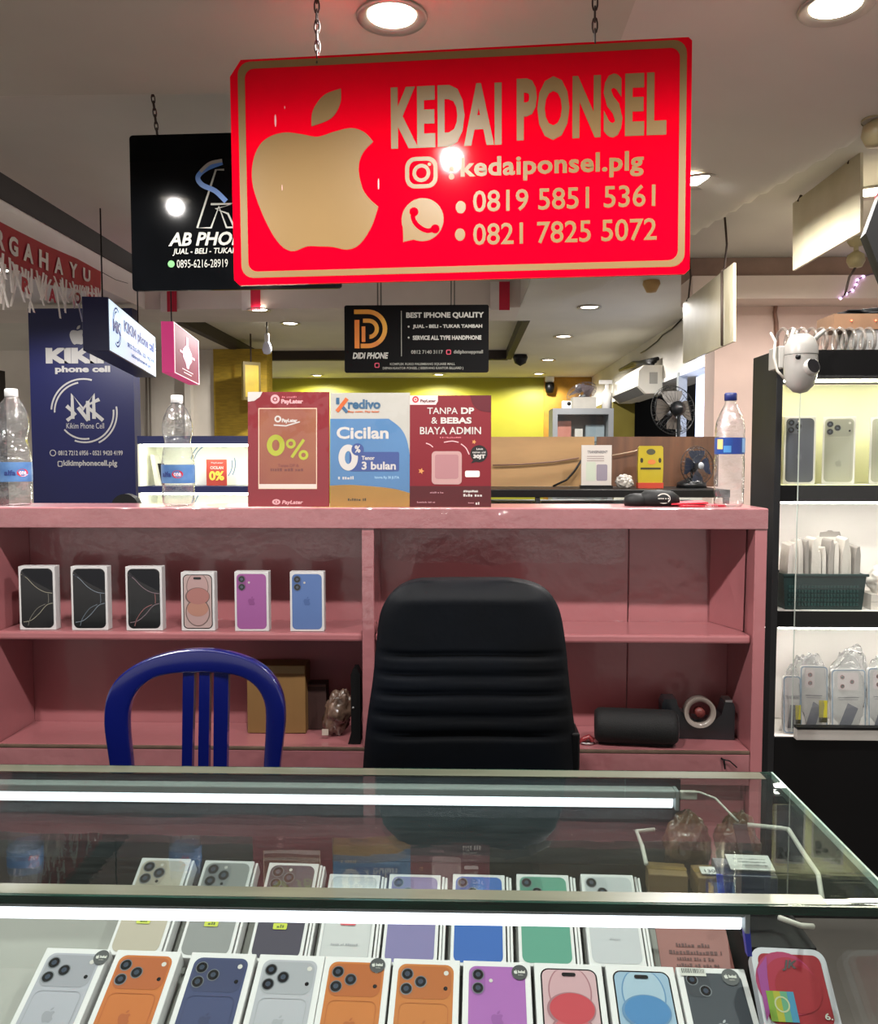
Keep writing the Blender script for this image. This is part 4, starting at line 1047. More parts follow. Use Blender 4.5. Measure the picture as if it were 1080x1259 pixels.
for k in range(5):
    a = 2 * PI * k / 5 + .3; c_, s_ = math.cos(a), math.sin(a)
    f_ = MB().tube([(0, -.06, .11), (.22 * c_, -.06 + .22 * s_, .065)], [.03, .018], BLACK, 10).build('foot_bar', t)
    MB().lathe([(.001, -.014), (.026, -.012), (.028, 0), (.026, .012), (.001, .014)], BLACK, (.22 * c_, -.06 + .22 * s_, .029), 16, 'y').build('caster', f_)
x_, z_ = op(706, 918)
MB().box((x_ - .012, -.05, z_ - .035), (x_ + .006, .03, z_ + .045), BLACK).build('armrest_end', t, bevel=.004)
# ================================================================== posters standing on the pink cabinet
def ink(h): return mat('ink_' + h, h, .4, .02, 8, coat=.25)
FILM = clear('poster_film', (1, 1, 1), rough=.05, gain=1.2, bump=.6, bscale=14, stretch=(1, 1, .5))
def poster(label, bbox, y, sheet, film=True, lean=-3.0):
    P = Panel('poster_stand', label, 'poster', bbox, y)
    P.root.location.z = zt + .001
    P.root.rotation_euler.x = R(lean)
    b = P.b(*bbox)
    MB().box((b[0], 0, 0), (b[2], .004, b[3]), sheet).build('sheet', P.root)
    MB().hexa([(b[0] + .03, .005, .0), (b[2] - .03, .005, 0), (b[2] - .03, .058, .0035), (b[0] + .03, .058, .0035), (b[0] + .03, .005, .10), (b[2] - .03, .005, .10), (b[2] - .03, .008, .10), (b[0] + .03, .008, .10)], MATS['pane_glass']).build('rear_stand', P.root)
    if film: MB().poly(rect(b[0] + .001, .002, b[2] - .001, b[3] - .001), -.004, FILM).build('plastic_sleeve', P.root)
    return P
PR = mat('poster_red', '7c081c', .4, .04, 5, coat=.2)
PWH = ink('c4beba')
P1 = poster('red framed poster with a yellow-green 0% on a brown card, leftmost of the three posters', (305, 482, 405, 624), 2.118, PR)
mb = MB(); kk = P1.k()
mb.poly(P1.pts([(305, 482), (323, 482), (320, 488), (313, 493), (305, 494)]), -.0008, PWH)
for cx, cy, r_ in ((338.5, 491, 5.6), (340, 618, 5)):
    o = P1.p(cx, cy); ry = r_ if cy < 500 else 3.4
    mb.cut().band(circ(*o, r_ * kk, 20, ry * kk), circ(*o, r_ * .55 * kk, 20, ry * .5 * kk), -.0008, ink('d8a0a4')).poly(circ(*o, r_ * .28 * kk, 12), -.0008, ink('d8a0a4'))
mb.text('PayLater', P1.b(346, 491, 373, 498), ink('d8a0a4'), .05, -.0008).scrib(P1.b(347, 487, 366, 489.5), ink('c06a74'), -.0008, 19).text('PayLater', P1.b(347, 616, 373, 622), ink('d8a0a4'), .03, -.0008, .2)
mb.split('logo', P1.root)
cd = MB().poly(rect(*P1.b(318, 502, 390, 602)), -.0008, ink('e8c8b0')).poly(rect(*P1.b(319, 503, 389, 596)), -.0011, mat('brown_card', '965c3a', .45, .1, 5, col2='803a34', coat=.2)).poly(rect(*P1.b(319.5, 596, 389.5, 601)), -.0011, ink('d8c8c0')).build('card', P1.root)
YGN = mat('yellow_green_print', 'a6aa2e', .4, .08, 8)
mb = MB()
o = P1.p(339.5, 548); mb.band(circ(*o, 11 * kk, 28, 13 * kk), circ(*o, 4.6 * kk, 28, 6.8 * kk), -.0016, YGN)
for cx, cy in ((358, 546), (373.5, 560)):
    o = P1.p(cx, cy); mb.band(circ(*o, 6 * kk, 20), circ(*o, 2.8 * kk, 20), -.0016, YGN)
o_, i_ = stroke(P1.pts([(359, 563), (374, 541)]), 3.6 * kk); mb.band(o_, i_, -.0016, YGN, False)
mb.build('zero_percent', cd)
mb = MB().text('PayLater', P1.b(347, 515, 366, 521), PWH, .05, -.0016).text('Tanpa DP &', P1.b(342, 571, 368, 576), ink('7a3a34'), .02, -.0016).scrib(P1.b(333, 576, 374, 580), ink('6a3430'), -.0016, 18)
o = P1.p(342, 515.5); mb.cut().band(circ(*o, 4.2 * kk, 16), circ(*o, 2.2 * kk, 16), -.0016, PWH)
o_, i_ = stroke(P1.pts([(337, 523), (352, 524), (369, 519)]), 1.6 * kk); mb.cut().band(o_, i_, -.0016, PWH, False)
mb.split('lettering', cd)

P2 = poster('white and blue instalment poster in a shiny plastic sleeve, middle of the three posters', (406, 483, 504, 624), 2.118, mat('poster_white', 'b2afa8', .4, .03, 5, coat=.2))
kk = P2.k()
mb = MB()
mb.poly(P2.pts([(406, 624)] + [(406, 598)] + crom([(406, 598), (430, 597), (460, 599), (485, 602), (504, 607)])[1:] + [(504, 624)]), -.0007, mat('poster_sand', '9c722e', .4, .08, 8, coat=.2))
mb.poly(P2.pts([(406, 597.5)] + crom([(406, 597.5), (430, 596.5), (460, 598.5), (485, 601.5), (504, 606.5)])[1:] + [(504, 560)] + crom([(504, 560), (500, 540), (492, 526), (478, 515)]) + [(406, 515)]), -.0007, mat('poster_blue', '4a78a6', .4, .08, 4, coat=.2))
mb.build('background_print', P2.root)
KB = ink('2f5a7c'); KO = ink('c05a24'); KN = ink('2e4684')
mb = MB().text('redivo', P2.b(428, 491, 468, 503), KB, .04, -.0012).text('Buy now, Pay later', P2.b(428, 505, 467, 508), KO, .04, -.0012)
mb.text('Cicilan', P2.b(414, 525, 478, 540), PWH, .03, -.0012).text('3 bulan', P2.b(445, 568, 487, 578), PWH, .03, -.0020).text('Tenor', P2.b(445, 561, 461, 566), PWH, .03, -.0020)
mb.text('hingga Rp 30 JUTA', P2.b(461, 586, 491, 590), ink('9cc0dc'), .02, -.0012).scrib(P2.b(416, 586, 436, 590), PWH, -.0012, 11).scrib(P2.b(428, 613, 451, 616.5), ink('3c3018'), -.0012, 12)
mb.split('lettering', P2.root)
mb = MB()
o_, i_ = stroke(P2.pts([(415.5, 489), (415.5, 497)]), 4 * kk); mb.band(o_, i_, -.0012, KB, False)
o_, i_ = stroke(P2.pts([(414.5, 506), (427, 490)]), 4.6 * kk); mb.band(o_, i_, -.0014, KO, False)
o_, i_ = stroke(P2.pts([(421, 500), (427, 507)]), 4 * kk); mb.band(o_, i_, -.0012, KB, False)
mb.build('letter_emblem', P2.root)
bn = MB().poly(rrect(*P2.b(430, 556, 491, 580), .004), -.0014, KN).build('blue_bar', P2.root)
mb = MB(); o = P2.p(428.5, 563); mb.band(circ(*o, 12 * kk, 30, 16 * kk), circ(*o, 4.2 * kk, 30, 8 * kk), -.0018, PWH)
mb.build('large_zero', P2.root)
dsk = MB().poly(circ(*P2.p(440, 553), 7.6 * kk, 24), -.0022, KN).build('percent_disc', P2.root)
MB().text('%', P2.b(436.5, 548, 443.5, 557), PWH, .03, -.0026).build('percent_print', dsk)

P3 = poster('red poster with three white lines of capitals, rightmost of the three posters', (504, 487, 604, 625), 2.116, mat('poster_crimson', '74081a', .45, .04, 4, coat=.15), False)
kk = P3.k()
mb = MB().poly(rect(*P3.b(504, 599, 604, 625)), -.0006, ink('4a0e15')).poly(P3.pts([(578, 487)] + crom([(578, 487), (582, 499), (591, 506), (604, 508)])[1:] + [(604, 487)]), -.0006, ink('560c1c'))
mb.poly(P3.pts([(504, 487), (538.5, 487), (538.5, 494), (536, 498.5), (504, 498.5)]), -.0006, ink('d8c4c0'))
mb.build('background_print', P3.root)
mb = MB().text('TANPA', P3.b(525.5, 502, 563, 510), PWH, .008, -.001).text('DP', P3.b(567, 502, 583, 510), PWH, .04, -.001).text('&', P3.b(530.5, 514, 538, 522), PWH, .005, -.001).text('BEBAS', P3.b(542, 514, 580, 522), PWH, .04, -.001)
mb.text('BIAYA ADMIN', P3.b(516.5, 526, 591.5, 535), PWH, .012, -.001).text('PayLater', P3.b(517, 492, 536, 496.5), ink('5c3038'), .04, -.001).scrib(P3.b(541, 538, 567, 540), ink('c86a74'), -.001, 5)
mb.text('#HidupJadiMudah', P3.b(570, 604, 588, 607.5), PWH, .05, -.001, .2).scrib(P3.b(570, 608.5, 596, 612), PWH, -.001, 6)
mb.scrib(P3.b(529, 606, 546, 608), ink('b08088'), -.001, 7).scrib(P3.b(513, 618, 535, 620), ink('b08088'), -.001, 8).scrib(P3.b(576, 618.5, 583, 620.5), ink('b08088'), -.001, 9).scrib(P3.b(585, 618.5, 592, 622), PWH, -.001, 10)
mb.split('lettering', P3.root)
mb = MB(); o = P3.p(511, 492); mb.band(circ(*o, 4 * kk, 18), circ(*o, 2.2 * kk, 18), -.001, ink('b01c30')).poly(circ(*o, 1.1 * kk, 10), -.001, ink('b01c30')); mb.build('logo', P3.root)
ds = MB().poly(circ(*P3.p(589, 559), 10.5 * kk, 28), -.001, ink('161214')).poly(P3.pts([(582, 567), (586, 569), (579, 571)]), -.001, ink('161214')).build('black_disc', P3.root)
MB().text('30JT', P3.b(582, 560, 597, 566), PWH, .05, -.0014).text('Limit', P3.b(586, 552, 594, 554.5), PWH, .02, -.0014).text('cairan s/d', P3.b(581, 556, 597, 558.5), PWH, .02, -.0014).split('disc_print', ds)
mb = MB()
for P_ in ([(524, 546), (529, 548), (532.5, 551)], [(546, 545), (556, 543.5), (564, 545)], [(567, 547), (573, 552), (577, 560)]):
    o_, i_ = stroke(P3.pts(crom(P_)), 1.2 * kk); mb.cut().band(o_, i_, -.001, ink('e0b0b4'), False)
mb.split('arc_stroke', P3.root)
for cx, cy, r_ in ((518, 580.5, 4), (583, 544.5, 3)):
    c_ = P3.p(cx, cy); st = [(c_[0] + (r_ if k % 2 == 0 else r_ * .45) * kk * math.sin(2 * PI * k / 10 + .3), c_[1] + (r_ if k % 2 == 0 else r_ * .45) * kk * math.cos(2 * PI * k / 10 + .3)) for k in range(10)]
    MB().poly(st, -.001, ink('d08a50')).build('star', P3.root)
# a plain white phone card takes the middle of the poster
MB().poly(rrect(*P3.b(572, 580, 590, 588), .004), -.001, ink('e6d8d4')).build('pill', P3.root)
MB().poly(rrect(*P3.b(531, 556, 568, 597), .010), -.001, ink('b48c8a')).poly(rrect(*P3.b(535, 560, 564, 590), .006), -.0013, ink('a47478')).build('pale_card_print', P3.root)

# ================================================================== water bottles on the pink cabinet
PET = clear('clear_plastic', (.95, .96, .965), f0=.07, rough=.07, gain=2.2, haze=.07, hazecol='c8ccd0', bump=1.0, bscale=30)
def bottle(label, px, y, top_py, capc, lab, kind):
    q = W(px, 622, y)
    hh = W(px, top_py, y).z - zt
    t = thing('water_bottle', label, 'bottle', (q.x, y, zt + .0008), (0, 0, R(0)), 'water bottles on the pink cabinet')
    r = .041 if kind == 'a' else .039
    k = hh / .275
    if kind == 'a':                        # waisted bottle
        prof = [(.02, .002), (.034, 0), (.039, .006), (.040, .03), (.0385, .05), (.0405, .055), (.0405, .105), (.039, .118), (.037, .135), (.0325, .152), (.0318, .160), (.0335, .168), (.0375, .185), (.0375, .200), (.033, .222), (.024, .242), (.015, .253), (.0135, .262)]
    else:
        prof = [(.02, .002), (.034, 0), (.0385, .006), (.039, .018), (.0375, .024), (.039, .030), (.039, .048), (.0375, .053), (.039, .06), (.039, .115), (.0375, .12), (.0385, .126), (.0385, .168), (.0375, .172), (.0385, .185), (.036, .205), (.028, .225), (.018, .243), (.014, .25), (.0135, .262)]
    prof = [(a * k if kind == 'a' else a * .96, b * k) for a, b in prof]
    fl = lambda a, z: 1 - (.035 * (abs(math.sin(a * 2.5)) ** 2) if z < .032 * k else .012 * (abs(math.sin(a * 5)) ** 2 if z > .12 * k and z < .24 * k else 0))
    MB().lathe(prof, PET, seg=60, mod=fl).build('bottle_body', t)
    MB().lathe([(.0001, .276 * k), (.013 * k, .276 * k), (.0148 * k, .273 * k), (.0148 * k, .258 * k), (.013 * k, .257 * k)], capc, seg=28).build('cap', t)
    z0, z1 = (.057 * k, .103 * k) if kind == 'a' else (.127 * k, .167 * k)
    rr = .0411 * k if kind == 'a' else .0388 * .96
    MB().lathe([(rr, z0), (rr + .0002, (z0 + z1) / 2), (rr, z1)], lab, seg=60).build('label', t)
    return t, rr, z0, z1, k
def wrap(mb, s_, a0, a1, z0, z1, r, m, bold=.03):   # lettering bent round the bottle, angles measured from the side that faces the shop front
    vs, fs = glyphs(s_, bold); X = [v.x for v in vs]; Y = [v.y for v in vs]
    out = []
    for v in vs:
        a = a0 + (a1 - a0) * (v.x - min(X)) / (max(X) - min(X)); z = z0 + (z1 - z0) * (v.y - min(Y)) / (max(Y) - min(Y))
        out.append((r * math.sin(a), -r * math.cos(a), z))
    return mb.add(out, fs, m)
LBL1 = mat('label_pale_blue', '5478a4', .3, .15, 30, col2='365c90'); LBL2 = mat('label_deep_blue', '143a80', .3, .1, 20)
CAPW = mat('cap_white', 'd6d6d6', .4); CAPB = mat('cap_blue', '14225e', .4)
LRED = ink('b01830')
for px, y, tp, lb in ((18, 2.17, 479, 'clear waisted plastic bottle with pale blue label at the left end of the pink cabinet'), (220, 2.17, 487, 'clear waisted plastic bottle with pale blue label in front of the lit blue showcase')):
    t, rr, z0, z1, k = bottle(lb, px, y, tp, CAPW, LBL1, 'a')
    mb = MB(); wrap(mb, 'alfa', -.75 if px > 100 else .0, -.1 if px > 100 else .6, z0 + .016, z0 + .030, rr + .0008, ink('20306e'), .03)
    mb.build('label_print', t)
    mb = MB(); a0 = -.05 if px > 100 else .65
    n = 16; vs = []
    for j in range(n):
        a = a0 + .33 + .33 * math.cos(2 * PI * j / n); z = z0 + .023 + .010 * math.sin(2 * PI * j / n); vs.append(((rr + .0006) * math.sin(a), -(rr + .0006) * math.cos(a), z))
    mb.add(vs, [tuple(range(n))], LRED); wrap(mb, 'one', a0 + .12, a0 + .52, z0 + .018, z0 + .027, rr + .0014, ink('e8c8d0'), .02)
    mb.build('label_emblem', t)
t, rr, z0, z1, k = bottle('bottle with dark blue cap and blue label at the right end of the pink cabinet', 896, 2.19, 484, CAPB, LBL2, 'b')
mb = MB()
for a0, a1, cc, za, zb in ((-1.2, -.75, 'c8b070', .3, .9), (-.1, .45, '12307c', 0, 1), (.6, 1.3, '6f98c8', .1, .95), (-.7, -.2, '3a78b0', .1, .5)):
    n = 8; vs = [((rr + .0006) * math.sin(a0 + (a1 - a0) * j / n), -(rr + .0006) * math.cos(a0 + (a1 - a0) * j / n), z0 + (z1 - z0) * v) for v in (za, zb) for j in range(n + 1)]
    mb.add(vs, [(j, j + 1, j + n + 2, j + n + 1) for j in range(n)], ink(cc))
mb.build('label_print', t)

# ================================================================== black cap and red papers on the cabinet
q = W(810, 621, 2.20)
t = thing('black_pouch', 'black rounded pouch with white round emblem on the right part of the pink cabinet', 'pouch', (q.x, 2.205, zt))
k = 2.2 / FPX
MB().lathe([(.0001, 0), (.03, .0), (.036, .010), (.034, .026), (.024, .038), (.0001, .043)], MATTE, seg=28, mod=lambda a, z: 1 + .55 * abs(math.cos(a)) ** 2).build('body', t)
MB().lathe([(.0001, 0), (.03, .0), (.034, .010), (.030, .024), (.016, .031), (.0001, .033)], MATTE, (-.055, .004, 0), 20).build('flap', t)
mb = MB().band(circ(.006, .021, .0175, 28, .0135), circ(.006, .021, .014, 28, .0105), 0, SW).poly(rect(-.009, .0175, .021, .0245), -.0004, MATTE).scrib((-.008, .019, .020, .023), SW, -.0008, 16)
mb.build('emblem', t, (0, -.0372, 0), (R(-8), 0, 0))
rp = mat('red_paper', 'a8182c', .5, .06)
for i, (px, w_, ry, dzv, lb) in enumerate(((856, .115, 12, .0006, 'red printed paper lying beside the black pouch, lower of two'), (846, .09, -6, .006, 'red printed paper lying beside the black pouch, upper of two'))):
    q = W(px, 619, 2.2)
    t = thing('red_leaflet', lb, 'leaflet', (q.x, 2.20 + .01 * i, zt + dzv), (0, R(-2.5 * i), R(ry)), 'red leaflets')
    MB().box((-w_ / 2, -.05, 0), (w_ / 2, .05, .004), rp).build('sheet', t)
    if i == 0: MB().scrib((.0, .0, .035, .004), PWH, -.0506, 17).build('edge_print', t)

# ================================================================== things on the lower pink shelf
bz = dz(.727) + .0008
def on_low(px, py, y): q = W(px, py, y); return (q.x, y, bz)
CB = mat('cardboard', '7a5a30', .7, .08, 5); CBS = mat('cardboard_light', '8f7a52', .7)
x0, x1 = W(304, 870, 2.2).x, W(376, 870, 2.2).x
t = thing('cardboard_box', 'brown cardboard box standing behind the blue chair on the lower pink shelf', 'box', ((x0 + x1) / 2, 2.20, bz))
hb = W(340, 818, 2.2).z - bz; wb = x1 - x0
MB().box((-wb / 2, 0, 0), (wb / 2, .07, hb), CB).build('carton', t, bevel=.002)
MB().box((-wb / 2 + .002, -.0015, hb - .022), (wb / 2 - .002, -.0003, hb - .002), CBS).box((wb / 2 - .03, -.0012, .003), (wb / 2 - .001, -.0002, hb - .023), CB).build('flap', t)
t = thing('dark_box', 'dark brown box tucked between cardboard box and crumpled bag', 'box', on_low(388, 900, 2.235))
MB().box((-.021, 0, 0), (.03, .045, .125), mat('dark_carton', '3a2420', .6, .1)).box((-.021, -.0005, .118), (.03, .0, .122), mat('pale_line', '6b4a40', .6)).build('carton', t, bevel=.002)
def blob(mb, c, rx, ry, rz, m, seed, amp=.18, freq=3.2, flat=True):
    rng = random.Random(seed); from mathutils import noise
    n1, n2 = 56, 36; vs = []
    off = Vector((rng.uniform(0, 50), rng.uniform(0, 50), rng.uniform(0, 50)))
    for i in range(n2 + 1):
        th = PI * i / n2
        for j in range(n1):
            ph = 2 * PI * j / n1; d = Vector((math.sin(th) * math.cos(ph), math.sin(th) * math.sin(ph), math.cos(th)))
            f_ = 1 + amp * (.9 * noise.noise(d * freq + off) - .55 * abs(noise.noise(d * freq * 2.3 + off)) - .4 * abs(noise.noise(d * freq * 4.5 - off)) + .25)
            vs.append((c[0] + d.x * rx * f_, c[1] + d.y * ry * f_, max(c[2] - rz * .92 if flat else -9, c[2] + d.z * rz * f_)))
    return mb.add(vs, [(i * n1 + j, i * n1 + (j + 1) % n1, (i + 1) * n1 + (j + 1) % n1, (i + 1) * n1 + j) for i in range(n2) for j in range(n1)], m, True)
WRAP = mat('wrapped_brown', '6a5346', .25, .4, 26, bump=.6, bscale=30, coat=.7)
t = thing('crumpled_bag', 'crumpled brownish plastic bag on the lower pink shelf beside the divider', 'bag', on_low(407, 916, 2.165))
mb = MB(); blob(mb, (0, .03, .06), .036, .033, .060, WRAP, 3, .3, 2.2); mb.build('bag', t, rot=(0, R(14), 0))
MB().poly(rect(-.022, .010, -.005, .027), -.008, ink('b4a89c')).build('printed_tag', t)
t = thing('black_case', 'thin black case standing upright against the pink divider', 'case', on_low(438, 924, 2.14))
MB().prism([(-.018, 0), (.014, 0), (.014, .18), (.006, .197), (-.004, .197), (-.010, .18), (-.010, .03)], -.02, .02, MATTE).build('body', t, bevel=.005)
MB().lathe([(.0001, -.001), (.003, -.001), (.003, .001)], STEEL, (-.004, -.0215, .095), 10, 'y').build('stud', t)
# right compartment
t = thing('bluetooth_speaker', 'black cylindrical speaker lying on the lower pink shelf', 'speaker', on_low(781, 925, 2.143), (0, 0, R(-6)))
SPK = mat('speaker_mesh', '08080a', .75, .2, 60, bump=.2, bscale=400)
L_ = .205; rs = .044
prof = [(.0001, 0), (rs * .8, .0), (rs * .97, .008), (rs, .02), (rs, L_ - .02), (rs * .97, L_ - .008), (rs * .85, L_), (.0001, L_)]
MB().lathe(prof, SPK, (-L_ / 2, 0, rs + .003), 36, 'x').build('body', t, rot=(0, R(0), 0))
MB().lathe([(rs * .55, L_ / 2 + .0006), (rs * .75, L_ / 2 + .003), (rs * .82, L_ / 2 + .0006)], mat('dark_grey_trim', '3a3c40', .35), (0, 0, rs + .003), 30, 'x').build('end_ring', t)
MB().box((-L_ / 2 + .01, -.012, .0002), (L_ / 2 - .01, .012, .004), BLACK).build('foot_strip', t)
t = thing('tape_dispenser', 'black tape dispenser with a roll of tape in the right corner of the pink shelf', 'tape dispenser', on_low(856, 920, 2.21), (0, 0, R(-3)))
DSP = mat('dispenser_black', '14161a', .3, .1, coat=.3)
MB().prism([(-.090, 0), (.092, 0), (.092, .085), (.088, .098), (.066, .098), (.058, .066), (.04, .050), (-.01, .052), (-.05, .075), (-.058, .104), (-.088, .104), (-.095, .09)], -.025, .025, DSP).build('body', t, bevel=.005, seg=3)
tr = MB(); tr.lathe([(.040, -.012), (.040, .012), (.029, .012), (.029, -.012), (.040, -.012)], mat('tape_roll', '8a8078', .25, .1, coat=.4), (-.002, 0, .077), 36, 'y'); tr.build('tape_roll', t, (0, -.039, 0))
MB().lathe([(.0001, -.014), (.012, -.014), (.012, .012)], mat('tape_core', '6a2c28', .5), (-.002, -.039, .077), 20, 'y').build('hub', t)
MB().box((.068, -.022, .0985), (.086, .022, .104), STEEL).build('cutter', t)
t = thing('key_ring', 'small red trinket with metal ring beside the office chair on the pink shelf', 'trinket', on_low(722, 922, 2.14))
mb = MB().tube([(.016 * math.cos(a), .012 * math.sin(a), .004) for a in [2 * PI * j / 16 for j in range(16)]], .003, STEEL, 6, True); mb.build('ring', t)
MB().tube([(-.018, 0, .006), (-.008, -.004, .014), (.004, -.002, .020), (.014, 0, .011), (.012, -.002, .004)], [.006, .007, .006, .007, .005], mat('red_trinket', '8a2c30', .3, coat=.4), 8).build('charm', t)
t = thing('black_wire', 'short black wire hanging over the lower right edge of the pink cabinet', 'wire', (W(888, 933, 2.09).x, 2.094, W(888, 933, 2.09).z))
MB().tube([(0, .003, .0), (.006, -.002, -.006), (.008, -.004, -.026)], .0022, BLACK, 6).tube([(.002, .0, -.002), (.02, -.003, -.006), (.038, -.003, -.022)], .0018, BLACK, 6).build('wire', t)

# ================================================================== in the right end of the glass counter
fz = H - .70
BAGM = mat('brown_wrapped', '5e4632', .28, .35, 22, bump=.8, bscale=30, coat=.8)
for i, (px, py, sx, sz, sd, y, lb) in enumerate(((845, 1018, .038, .056, 5, 1.395, 'crumpled brown bag in clear plastic inside the counter, near the end of the rear tube'), (908, 1012, .034, .056, 9, 1.40, 'crumpled brown bag in clear plastic inside the counter, behind the receipt'))):
    q = W(px, py, y)
    t = thing('wrapped_bag', lb, 'bag', (q.x, y, fz + .001), (0, 0, R(10 - 30 * i)), 'brown bags in the counter')
    mb = MB(); blob(mb, (0, 0, sz * .92 + .001), sx, .026, sz, BAGM, sd, .26, 2.6); mb.build('bag', t)
q = WZ(922, 1078, fz + .05)
t = thing('blue_box', 'dark blue flat box with a receipt on it inside the right end of the counter', 'box', (q.x, q.y + .03, fz + .001), (0, 0, R(-3)))
MB().box((-.043, -.03, 0), (.045, .03, .05), mat('navy_box', '0e1536', .4, .08)).build('carton', t, bevel=.002)
MB().hexa([(-.044, -.034, .0), (-.034, -.034, .0), (-.040, -.034, .052), (-.050, -.034, .052), (-.044, -.0305, .0), (-.034, -.0305, .0), (-.040, -.0305, .052), (-.050, -.0305, .052)], mat('blue_ribbon', '2a36a8', .4)).build('blue_strap', t)
RCP = mat('receipt_paper', 'c4c2be', .5, .03)
q = WZ(922, 1063, fz + .056)
t = thing('receipt', 'white receipt slip lying on the blue box in the counter', 'receipt', (q.x, q.y, fz + .0585), (R(8), 0, R(-3)))
MB().box((-.034, -.02, 0), (.034, .02, .0015), RCP).build('slip', t)
def flat_text(mb, s_, b, m, z, bold=.02):
    vs, fs = glyphs(s_, bold); X = [v.x for v in vs]; Y = [v.y for v in vs]
    mb.cut(); return mb.add([(b[0] + (b[2] - b[0]) * (v.x - min(X)) / (max(X) - min(X)), b[1] + (b[3] - b[1]) * (v.y - min(Y)) / (max(Y) - min(Y)), z) for v in vs], fs, m)
mb = MB()
for j in range(3):
    q = MB().scrib((-.024 + .006 * j, .007 - .008 * j, .026, .0095 - .008 * j), ink('50505a'), 0, 40 + j)
    mb.cut().add([(x, z, .0019) for x, y, z in q.v], q.f, ink('50505a'))
mb.split('print', t)
TAN = mat('tan_carton', '6e5630', .6, .08)
for i, (px, py, w_, lb) in enumerate(((822, 1073, .062, 'tan carton lying at the right end of the rear row of boxes'), (874, 1076, .046, 'tan carton lying under the 1300 price tag'))):
    q = WZ(px, py, fz + .038)
    t = thing('tan_carton', lb, 'box', (q.x, q.y + .012, fz + .001), (0, 0, R(-6 + 8 * i)), 'tan cartons in the counter')
    MB().box((-w_ / 2, -.022, 0), (w_ / 2, .022, .038), TAN).build('carton', t, bevel=.002)
    MB().box((-w_ / 2 - .0005, -.004, .0382), (w_ / 2 + .0005, .006, .0386), mat('tape_clear', '80683c', .2, coat=.6)).build('tape', t)
q = WZ(880, 1073, fz + .043)
t = thing('price_tag', 'white 1300 price tag lying on a tan carton left of the receipt', 'price tag', (q.x, q.y + .006, fz + .0425), (R(5), 0, R(-2)))
MB().box((-.022, -.010, 0), (.022, .010, .0015), RCP).build('slip', t)
mb = MB(); flat_text(mb, '1300 R', (-.016, -.007, .019, .002), ink('26262a'), .0019, .02); mb.build('print', t)
WW = mat('white_cable', 'b8b4aa', .4, .03)
t = thing('power_cable', 'white cable with black tape running from the rear tube through the counter', 'cable', (pr.x + .010, 1.405, gz - .02))
o_ = t.location.copy()
cp_ = [W(842, 968, 1.40), W(860, 966, 1.40), W(880, 980, 1.375), W(898, 1000, 1.345), W(908, 1010, 1.33)]
for p in cp_: p.z = min(p.z, gz - .016)
MB().tube([p - o_ for p in cp_], .0018, WW, 8).build('wire', t)
MB().box((.0, -.005, -.010), (.028, .005, .004), WW).build('plug', t, bevel=.002)
p = W(913, 1018, 1.30); p.z = min(p.z, gz - .014); p -= o_
MB().hexa([(p.x - .010, p.y - .020, p.z - .03), (p.x + .010, p.y - .024, p.z - .03), (p.x + .010, p.y - .02, p.z - .03), (p.x - .010, p.y - .016, p.z - .03), (p.x - .010, p.y + .012, p.z), (p.x + .010, p.y + .010, p.z), (p.x + .010, p.y + .014, p.z), (p.x - .010, p.y + .016, p.z)], MATTE).build('tape_wrap', t)
cp_ = [W(920, 1014, 1.30), W(960, 1018, 1.30), W(985, 1020, 1.29), W(1005, 1045, 1.24), W(1015, 1075, 1.18), W(1012, 1110, 1.12)]
for p in cp_: p.z = min(p.z, gz - .016); p.x = min(p.x, .505)
MB().tube([p - o_ for p in cp_], .0035, WW, 8).build('wire', t)
cp_ = [W(795, 1062, 1.31), W(790, 1040, 1.36), W(783, 1022, 1.39), W(805, 1020, 1.40)]
for p in cp_: p.z = max(fz + .006, p.z)
t = thing('charging_cable', 'bent white cable lying in the counter behind the tan cartons', 'cable', cp_[0])
MB().tube([p - cp_[0] for p in cp_], .0035, WW, 8).build('cord', t)
q = W(915, 1150, 1.10)
t = thing('blue_pen', 'small blue plastic clip hanging at the end of the front tube', 'clip', (q.x, 1.075, q.z - .014))
MB().hexa([(-.003, 0, 0), (.003, 0, 0), (.003, .01, 0), (-.003, .01, 0), (-.009, 0, .04), (-.001, 0, .04), (-.001, .01, .04), (-.009, .01, .04)], mat('blue_clip', '2c34a8', .35)).build('clip', t)
t = thing('front_cable', 'white cable at the end of the front tube under the glass', 'cable', W(958, 1128, 1.05))
o_ = t.location.copy(); o_.z = min(o_.z, gz - .02); t.location = o_
MB().tube([Vector((0, 0, 0)), W(985, 1138, 1.05) - o_, W(1000, 1139, 1.06) - o_], .0035, WW, 8).build('wire', t)
# ================================================================== neighbouring stall behind, right part
NY_ = 3.25
nt_ = W(700, 602, NY_).z
t = thing('black_counter', 'black topped glass-front counter of the stall behind, below the wooden boards', 'counter', (.4, NY_, 0))
MB().box((-.85, 0, nt_ - .03), (.62, .50, nt_), BLACK).build('worktop', t, bevel=.002)
MB().box((-.85, .03, 0), (.62, .50, nt_ - .12), BLACK).build('base', t)
MB().box((-.85, .012, nt_ - .119), (.62, .016, nt_ - .031), MATS['pane_glass']).build('front_glass', t)
for x in (-.85, -.12, .60): MB().box((x, .004, nt_ - .12), (x + .018, .03, nt_ - .031), mat('dark_frame', '1a1c1e', .4)).build('frame_post', t)
MB().box((-.83, .2, nt_ - .1195), (.59, .48, nt_ - .06), mat('counter_stock', '8d979c', .5, .3, 9)).build('grey_stock', t)
bx0, bx1, bxr = W(470, 560, 3.62).x, W(731, 560, 3.62).x, W(884, 560, 3.62).x
zb0, zb1 = nt_ + .0008, W(700, 537, 3.62).z
t = thing('plywood_board', 'light tan plywood board standing on the black counter behind the posters', 'board', ((bx0 + bx1) / 2, 3.62, zb0))
